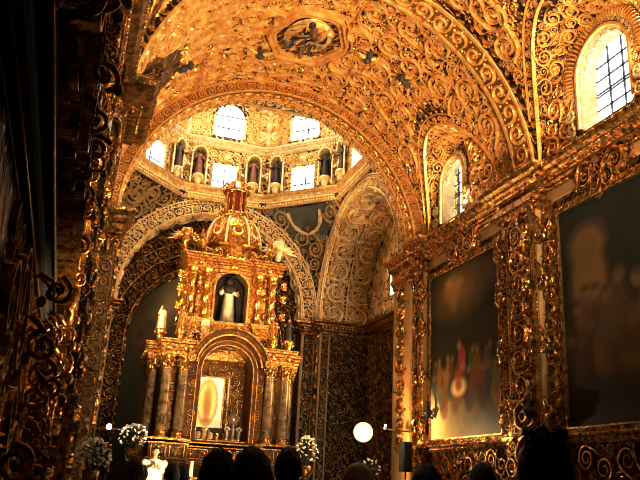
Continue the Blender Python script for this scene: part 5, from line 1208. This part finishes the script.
for (x, y, z, lab) in ((8.62, 17.35, 1.95, 'black iron sconce at the lower left corner of the farther painting'), (8.5, 12.75, 1.62, 'black iron sconce low on the pilaster between the paintings')):
    t = thing('iron_sconce', lab, 'sconce', (x, y, z)); mb = MB(); mb.tube([(XR - .1, y, z), ((XR + x) / 2, y, z - .1), (x, y, z)], .03, 'iron', 6); mb.lathe((x, y, z), [(1e-3, -.12), (.05, -.08), (.12, .02), (.12, .08), (.05, .1), (.05, .2)], 'iron', 12); mb.tube([(x, y - .16, z + .06), (x, y + .16, z + .06)], .03, 'iron', 6); part(mb, 'bracket', t)
    mb = MB(); mb.lathe((x, y, z + .2), [(.035, 0), (.035, .12), (1e-3, .13)], 'iron', 8); part(mb, 'candle_stub', t)
cn = thing('candle_stand', 'white candle on a low stand before the altar', 'candle', (2.97, 18.4, -1.2)); mb = MB(); mb.lathe((2.97, 18.4, -1.2), [(1e-3, 0), (.16, 0), (.14, .05), (.03, .12), (.025, 1.2), (.08, 1.3), (.08, 1.34), (1e-3, 1.34)], 'altar_gold', 12); part(mb, 'stand', cn)
mb = MB(); mb.lathe((2.97, 18.4, .14), [(.05, 0), (.05, .36), (1e-3, .37)], 'wax', 12); part(mb, 'candle', cn)
at = thing('altar_table', 'low table with a golden cloth edge in front of the altar', 'table', (3.2, 20.0, -.9)); mb = MB(); mb.box((3.2, 20.0, .13), (2.6, .8, .06), 'cream_panel', 0, .01); part(mb, 'cloth_top', at); mb = MB(); mb.box((3.2, 20.0, -.4), (2.4, .7, 1.0), 'altar_wood', 0, .02); carve(mb, plane_S((2.0, 19.645, -.9), ex, ez, -ey), .05, 2.35, .1, .95, .2, 'altar_gold', 960, .3); part(mb, 'carved_front', at)
for x, y, z, lab in ((5.62, 18.9, .32, 'small red votive flame right of the altar steps'),):
    t = thing('votive_candle', lab, 'candle', (x, y, -.9)); mb = MB(); mb.lathe((x, y, -.9), [(1e-3, 0), (.1, 0), (.02, .06), (.02, 1.1), (.06, 1.14), (.06, 1.26), (.05, 1.26), (.05, 1.16)], 'red_cloth', 10); part(mb, 'stand', t); mb = MB(); mb.lathe((x, y, .3), [(1e-3, 0), (.03, .04), (.02, .1), (1e-3, .15)], 'flame', 8); part(mb, 'flame', t)

# ------------------------------------------------------------------ flowers
petal_mesh = None
def bouquet(label, x, y, zf, zc, R, n, seed, hk=1.0):
    global petal_mesh
    rg = random.Random(seed); root = thing('flower_arrangement', label, 'flowers', (x, y, zf))
    zb = zc - R * hk * .85; mb = MB(); mb.lathe((x, y, zf), [(1e-3, 0), (.17, 0), (.17, .04), (.05, .1), (.045, max(.2, zb - zf - .35)), (.13, zb - zf - .2), (.17, zb - zf), (.13, zb - zf + .02)], 'dark_gold', 14); part(mb, 'stand', root)
    mb = MB()
    for j in range(150):
        a, e = rg.uniform(0, 2 * pi), rg.uniform(-.5, 1.45); r = R * rg.uniform(.55, 1.0); d = A([cos(a) * cos(e), sin(a) * cos(e), sin(e) * hk]); p = A([x, y, zc - R * .15]) + d * r
        s = np.cross(d, ez + A([.1, 0, 0])); s /= np.linalg.norm(s); l = R * .28; q = d + A([0, 0, -.4])
        mb.add([p - q * l * .5, p + s * l * .22, p + q * l * .6, p - s * l * .22], [[0, 1, 2, 3]], 'leaf', False)
    for j in range(14): a = j * .9; mb.tube([(x, y, zb - .05), (x + R * .5 * cos(a), y + R * .5 * sin(a), zc + R * .4 * sin(j))], .008, 'leaf', 4)
    part(mb, 'foliage', root)
    for j in range(n):
        a = j * 2.399 + rg.random() * .5; e = -.55 + 2.0 * ((j + .5) / n) ** .8; r = R * rg.uniform(.86, 1.08); p = A([x + cos(a) * cos(e) * r, y + sin(a) * cos(e) * r, zc - R * .1 + sin(e) * r * hk])
        if petal_mesh is None:
            mb = MB(); mb.ball((0, 0, 0), (.032, .032, .022), 'petal', 7, 4)
            for k in range(5): b = k * 1.257; mb.ball((.034 * cos(b), .034 * sin(b), .004), (.026, .026, .014), 'petal', 6, 4)
            o = mb.build('blossom'); petal_mesh = o.data
        else: o = bpy.data.objects.new('blossom', petal_mesh); COL.objects.link(o)
        o.parent = root; o.location = p - A(wloc(root)); o.rotation_euler = (rg.uniform(-1, 1), rg.uniform(-1, 1), a); s = rg.uniform(.55, .95); o.scale = (s, s, s)
bouquet('large white flower arrangement at the far left before the dark pillar', .60, 15.5, -1.5, .42, .33, 80, 1)
bouquet('white flower arrangement just left of the golden altar columns', 1.63, 19.3, -.9, 1.02, .34, 60, 2, 1.0)
bouquet('tall white flower arrangement right of the altar beside the cream pier', 5.9, 18.7, -.9, .90, .27, 55, 3, 1.5)
bouquet('low sparse flower arrangement beneath the glowing lamp', 7.6, 18.6, -1.2, .60, .30, 14, 4, .8)

# ------------------------------------------------------------------ people, seen mostly from behind
def human(label, loc, H, yaw, top='black_cloth', bottom='black_cloth', hair='hair_dark', style='short', pose='stand', sk='skin', ww=1.0, seed=0):
    root = thing('person', label, 'person', loc); x, y, z = loc; s = H / 1.75
    P = lambda a, b, c: (x + a * s, y + b * s, z + c * s)
    body = MB()
    def head_pts(scale, inset=False):
        el = np.linspace(-pi / 2, pi / 2, 19); az = np.linspace(0, 2 * pi, 28, endpoint=False); E, Z = np.meshgrid(el, az, indexing='xy'); E, Z = E, Z
        d = np.stack([np.cos(E) * np.sin(Z), np.cos(E) * np.cos(Z), np.sin(E)], -1); r = A([.076, .096, .118])[None, None]; q = d * r
        fr = np.clip(d[..., 1], 0, 1); jaw = np.clip(-d[..., 2], 0, 1); q[..., 0] *= 1 - .28 * jaw * fr - .15 * jaw; q[..., 1] *= 1 - .1 * jaw * (1 - fr)
        g = lambda cx, cz, wx, wz: np.exp(-((d[..., 0] - cx) / wx) ** 2 - ((d[..., 2] - cz) / wz) ** 2) * (d[..., 1] > 0)
        q[..., 1] += .024 * g(0, -.10, .13, .20) + .008 * g(0, -.62, .2, .12) + .006 * g(0, -.42, .25, .07) - .010 * (g(.36, .06, .16, .12) + g(-.36, .06, .16, .12)) + .006 * g(0, .26, .6, .1)
        if inset:
            face = (d[..., 1] > .15) & (d[..., 2] < .42); q = q * 1.10 + A([0, -.004, .006]); q[face] *= .72
            low = (d[..., 2] < -.45) & (d[..., 1] > -.15); q[low] *= .75
        return q * scale
    hc = A(P(0, .02, 1.63)); q = head_pts(s); body.grid(q + hc, sk, cu=True)
    for w in (-1, 1): body.ball(hc + A([w * .079, -.005, -.005]) * s, A([.012, .024, .034]) * s, sk, 8, 6)
    body.tube([P(0, -.005, 1.42), P(0, 0, 1.50), P(0, .01, 1.57)], [.062 * s, .054 * s, .055 * s], sk, 12)
    body.loft([(*P(0, 0, .88), .15 * s * ww, .10 * s), (*P(0, 0, 1.05), .135 * s * ww, .095 * s), (*P(0, .01, 1.25), .155 * s * ww, .10 * s), (*P(0, 0, 1.38), .17 * s * ww, .085 * s), (*P(0, -.005, 1.45), .08 * s, .06 * s)], sk, 16)
    arms = []
    for w in (-1, 1):
        if pose == 'hold': pts = [P(w * .19 * ww, 0, 1.37), P(w * .25 * ww, .03, 1.12), P(w * .06, .26, 1.26)]
        else: pts = [P(w * .19 * ww, 0, 1.37), P(w * .24 * ww, -.01, 1.10), P(w * .23 * ww, .06, .86)]
        arms.append(pts); body.tube(pts, [.05 * s, .042 * s, .028 * s], sk, 8); h = A(pts[2]); d = h - A(pts[1]); d /= np.linalg.norm(d)
        body.ball(h + d * .045 * s, A([.028, .035, .05]) * s if pose != 'hold' else A([.035, .045, .03]) * s, sk, 8, 6); sd = np.cross(d, ex); sd /= np.linalg.norm(sd)
        for g in range(4): b = h + d * .08 * s + sd * (g - 1.5) * .018 * s; ln = (.06, .075, .07, .055)[g] * s; body.tube([b, b + d * ln * .6, b + d * ln * .9 - ex * w * .012 * s], [.009 * s, .008 * s, .006 * s], sk, 5)
        b = h + d * .02 * s + sd * .03 * s; body.tube([b, b + sd * .025 * s + d * .03 * s, b + sd * .028 * s + d * .055 * s], [.01 * s, .009 * s, .007 * s], sk, 5)
        body.tube([P(w * .09, 0, .9), P(w * .10, .01, .5), P(w * .10, -.01, .1)], [.085 * s, .06 * s, .04 * s], sk, 10); body.ball(P(w * .10, .05, .045), A([.045, .12, .045]) * s, sk, 10, 6)
    part(body, 'body', root)
    mb = MB(); mb.loft([(*P(0, 0, .78), .19 * s * ww, .14 * s), (*P(0, 0, .95), .185 * s * ww, .135 * s), (*P(0, .005, 1.1), .175 * s * ww, .125 * s), (*P(0, .01, 1.27), .195 * s * ww, .13 * s), (*P(0, 0, 1.38), .205 * s * ww, .11 * s), (*P(0, 0, 1.43), .16 * s * ww, .085 * s), (*P(0, -.003, 1.475), .075 * s, .068 * s)], top, 20, True, .02, 9, seed)
    for pts in arms: mb.tube([A(pts[0]) - A([0, 0, .0]), pts[1], A(pts[1]) * .12 + A(pts[2]) * .88], [.068 * s * ww, .058 * s, .045 * s], top, 10); mb.ball(pts[0], .068 * s * ww, top, 10, 6)
    part(mb, 'shirt' if top != 'robe_white' else 'robe', root)
    mb = MB()
    if bottom == 'robe_white' or style in ('long', 'bun'): mb.loft([(*P(0, 0, .08), .24 * s, .2 * s), (*P(0, 0, .5), .22 * s, .17 * s), (*P(0, 0, .92), .18 * s * ww, .135 * s)], bottom, 20, True, .06, 9, seed); part(mb, 'skirt', root)
    else:
        for w in (-1, 1): mb.tube([P(w * .09, 0, .92), P(w * .10, .01, .5), P(w * .10, -.01, .06)], [.105 * s, .078 * s, .065 * s], bottom, 10)
        mb.loft([(*P(0, 0, .80), .17 * s, .12 * s), (*P(0, 0, .95), .165 * s * ww, .12 * s)], bottom, 16); part(mb, 'trousers', root)
    if style == 'bald':
        mb = MB(); q = head_pts(s); keep = MB(); a = np.linspace(.45 * pi, 1.55 * pi, 20); keep.grid(A([[hc + A([.083 * sin(t), .1 * cos(t), c]) * s for t in a] for c in (-.075, -.04, 0.0, .03)]), 'hair_brown'); part(keep, 'hair', root)
    else:
        mb = MB(); q = head_pts(s * (1.04 if style == 'short' else 1.08), True); rg = np.random.default_rng(seed); q = q * (1 + .03 * rg.standard_normal(q.shape[:2])[..., None]); mb.grid(q + hc, hair, cu=True)
        if style == 'long':
            a = np.linspace(.42 * pi, 1.58 * pi, 22); rows = [[hc + A([rx * sin(t) * (1 + .04 * sin(11 * t)), ry * cos(t) - .01, c]) * s for t in a] for c, rx, ry in ((.04, .088, .108), (-.06, .10, .112), (-.16, .11, .11), (-.26, .115, .11), (-.34, .10, .11))]; mb.grid(A(rows), hair)
            for t in a[::2]: mb.tube([hc + A([.09 * sin(t), .11 * cos(t), 0]) * s, hc + A([.112 * sin(t), .115 * cos(t) - .01, -.2]) * s, hc + A([.1 * sin(t), .11 * cos(t) - .01, -.37]) * s], [.014 * s, .018 * s, .006 * s], hair, 5)
        if style == 'bun':
            b = hc + A([.0, -.06, .115]) * s; mb.ball(b, A([.058, .055, .042]) * s, hair, 12, 8)
            for k in range(30): a = k * 2.4; e = k * .21; d = A([cos(a) * .052, sin(a) * .05, .03 * sin(e)]) * s; mb.tube([b + d, b + d * 1.12 + A([-sin(a), cos(a), .3]) * .02 * s, b + d * 1.1 + A([-sin(a), cos(a), -.3]) * .04 * s], [.012 * s, .012 * s, .006 * s], hair, 5)
        part(mb, 'hair', root)
    if style == 'short' and top == 'black_cloth' and ww > 1.1:
        mb = MB(); a = np.linspace(0, 2 * pi, 20); mb.tube([P(.07 * cos(t), .065 * sin(t) - .003, 1.485) for t in a], .014 * s, 'robe_white', 6, cap=False); part(mb, 'collar', root, 'white shirt collar')
    root.rotation_euler = (0, 0, yaw); return root
def top_z(z_top, zf=-1.5): return (z_top - zf) / 1.0
human('woman with dark hair pinned in a bun, nearest at the lower right', (1.45, 2.1, -1.5), 1.685, -.5, hair='hair_dark', style='bun', seed=1)
human('dark-haired man at lower centre, left of a long-haired woman', (.64, 3.25, -1.5), 1.63, -.1, style='short', seed=2)
human('woman with long straight dark hair at lower centre', (.675, 2.8, -1.5), 1.615, -.1, hair='hair_dark', style='long', seed=3)
human('tall man with short dark hair standing right of the long-haired woman', (1.335, 4.6, -1.5), 1.725, -.4, style='short', seed=4, ww=1.05)
human('bald man under the glowing lamp', (1.03, 2.62, -1.5), 1.605, -.2, style='bald', seed=5)
human('dark-haired person in front of the right pier', (1.783, 3.6, -1.5), 1.64, -.3, style='short', seed=6)
human('dark-haired person below the farther painting', (2.46, 4.2, -1.5), 1.695, -.3, style='short', seed=7)
human('woman with loose light brown hair at lower left', (.585, 6.5, -1.5), 1.66, -.05, top='robe_brown', hair='hair_brown', style='long', seed=8)
human('small dark-haired person between the brown-haired woman and the priest', (1.10, 11.0, -1.5), 1.70, -.1, style='short', seed=9)
human('man in a dark suit with a white collar, in front of the altar', (1.17, 8.5, -1.5), 1.69, -.1, ww=1.2, seed=10)
human('dark-haired person just behind the shoulder of the man in the suit', (1.37, 9.1, -1.5), 1.69, -.1, seed=11)
human('priest in a white robe facing the people, hands raised together', (2.1, 18.35, -.9), 1.68, pi + .1, top='robe_white', bottom='robe_white', pose='hold', sk='skin', ww=1.25, seed=12)

# ------------------------------------------------------------------ light
def area(name, loc, target, size, energy, col, sy=None, spread=180):
    l = bpy.data.lights.new(name, 'AREA'); l.size = size; l.energy = energy; l.color = col; l.spread = radians(spread)
    if sy: l.shape = 'RECTANGLE'; l.size_y = sy
    o = bpy.data.objects.new(name, l); COL.objects.link(o); o.location = loc
    import mathutils
    o.rotation_euler = (mathutils.Vector(target) - mathutils.Vector(loc)).to_track_quat('-Z', 'Y').to_euler(); return o
WARM = (1, .83, .57)
area('nave_light', (5.6, 4.5, 1.2), (4.8, 14.5, 10.4), 1.6, 430, WARM, spread=90)
area('left_wall_fill', (6.0, 8.6, -.7), (-.4, 8.4, 2.9), .4, 150, (1, .70, .38), spread=40)  # added unseen fill, strikes highlights from the left wall carving
area('altar_fill', (4.2, 13.5, -1.2), (4.5, 23, 3.2), .8, 50, (1, .74, .40), spread=60)  # added fill below the view, warms the lower altar columns
area('nave_light', (7.9, 6.4, 7.8), (3.0, 15.5, 10.8), .6, 250, WARM)
area('cove_light', (-.1, 14.0, 6.72), (5.5, 14.5, 9.2), 5.0, 40, WARM, .12)
area('cove_light', (8.62, 15.7, 6.78), (3.5, 15.7, 10.5), .12, 110, WARM, 3.2)
area('dome_fill', (XC, YD, 15.2), (XC, YD + 1.0, 5), 2.6, 340, (1, .93, .80))  # added fill hidden above the arch, brightens drum and altar top
area('altar_fill', (3.6, 14.2, -1.1), (2.0, 18.6, .5), .3, 22, (1, .86, .62), spread=40)  # small added fill out of view, brightens the priest
area('transept_fill', (10.0, 20.4, 3.4), (AX, 23.4, 6.6), .6, 150, (1, .74, .38), spread=90)  # added fill hidden behind the right pier, warms the upper altar
area('transept_fill', (-.1, 20.6, 4.0), (AX, 23.4, 7.0), .6, 130, (1, .74, .38), spread=90)  # its added counterpart, hidden behind the left pier
l = bpy.data.lights.new('flood_light', 'POINT'); l.energy = 280; l.color = (1, .72, .38); l.shadow_soft_size = .05; o = bpy.data.objects.new('flood_light', l); COL.objects.link(o); o.location = (7.14, 17.7, 1.5)
w = bpy.data.worlds.new('World'); bpy.context.scene.world = w; w.use_nodes = True
w.node_tree.nodes['Background'].inputs[0].default_value = (.86, .93, 1.0, 1); w.node_tree.nodes['Background'].inputs[1].default_value = 7.0

# ------------------------------------------------------------------ camera
import mathutils
cam = bpy.data.cameras.new('Camera'); cam.sensor_width = 36; cam.lens = 745.29 / 640 * 36; cam.clip_start = .05; cam.clip_end = 200
co = bpy.data.objects.new('Camera', cam); COL.objects.link(co)
f = A([0.28786830, 0.90333814, 0.31798120]); r = A([0.94652666, -0.31888181, 0.04900628]); u = A([-0.14566766, -0.28687034, 0.94682963])
co.matrix_world = mathutils.Matrix(((r[0], u[0], -f[0], 0), (r[1], u[1], -f[1], 0), (r[2], u[2], -f[2], 0), (0, 0, 0, 1)))
bpy.context.scene.camera = co
GROUPS = {'person': 'people gathered in the chapel', 'drum_saint': 'saints round the drum', 'saint_statuette': 'statuettes on the altar ledge', 'flower_arrangement': 'white flower arrangements',
          'carved_pilaster': 'carved pilasters of the nave', 'crossing_pier': 'piers of the crossing arch', 'winged_cherub': 'carved cherubs', 'large_painting': 'paintings on the nave walls', 'oval_cartouche': 'oval bosses on the left',
          'volute_bracket': 'volute brackets on the left wall', 'pale_vase': 'pale vessels in the alcove', 'bud_vase': 'silver bud vases', 'black_lamp_box': 'black boxes under the picture', 'iron_sconce': 'iron sconces', 'wall_bracket': 'thin wall brackets'}
for o in COL.objects:
    k = o.name.split('.')[0]
    if o.parent is None and k in GROUPS and 'label' in o: o['group'] = GROUPS[k]
for o in COL.objects:                            # stand everything on a floor at z = 0
    if o.parent is None: o.location.z += FLOOR
sc = bpy.context.scene; sc.cycles.pixel_filter_type = 'BLACKMAN_HARRIS'; sc.cycles.filter_width = 1.0; sc.view_settings.view_transform = 'Standard'; sc.view_settings.look = 'None'; sc.view_settings.exposure = .1
vs = sc.view_settings; vs.use_curve_mapping = True; cv = vs.curve_mapping.curves[3]
cv.points.new(.22, .165); cv.points.new(.68, .75); vs.curve_mapping.update()
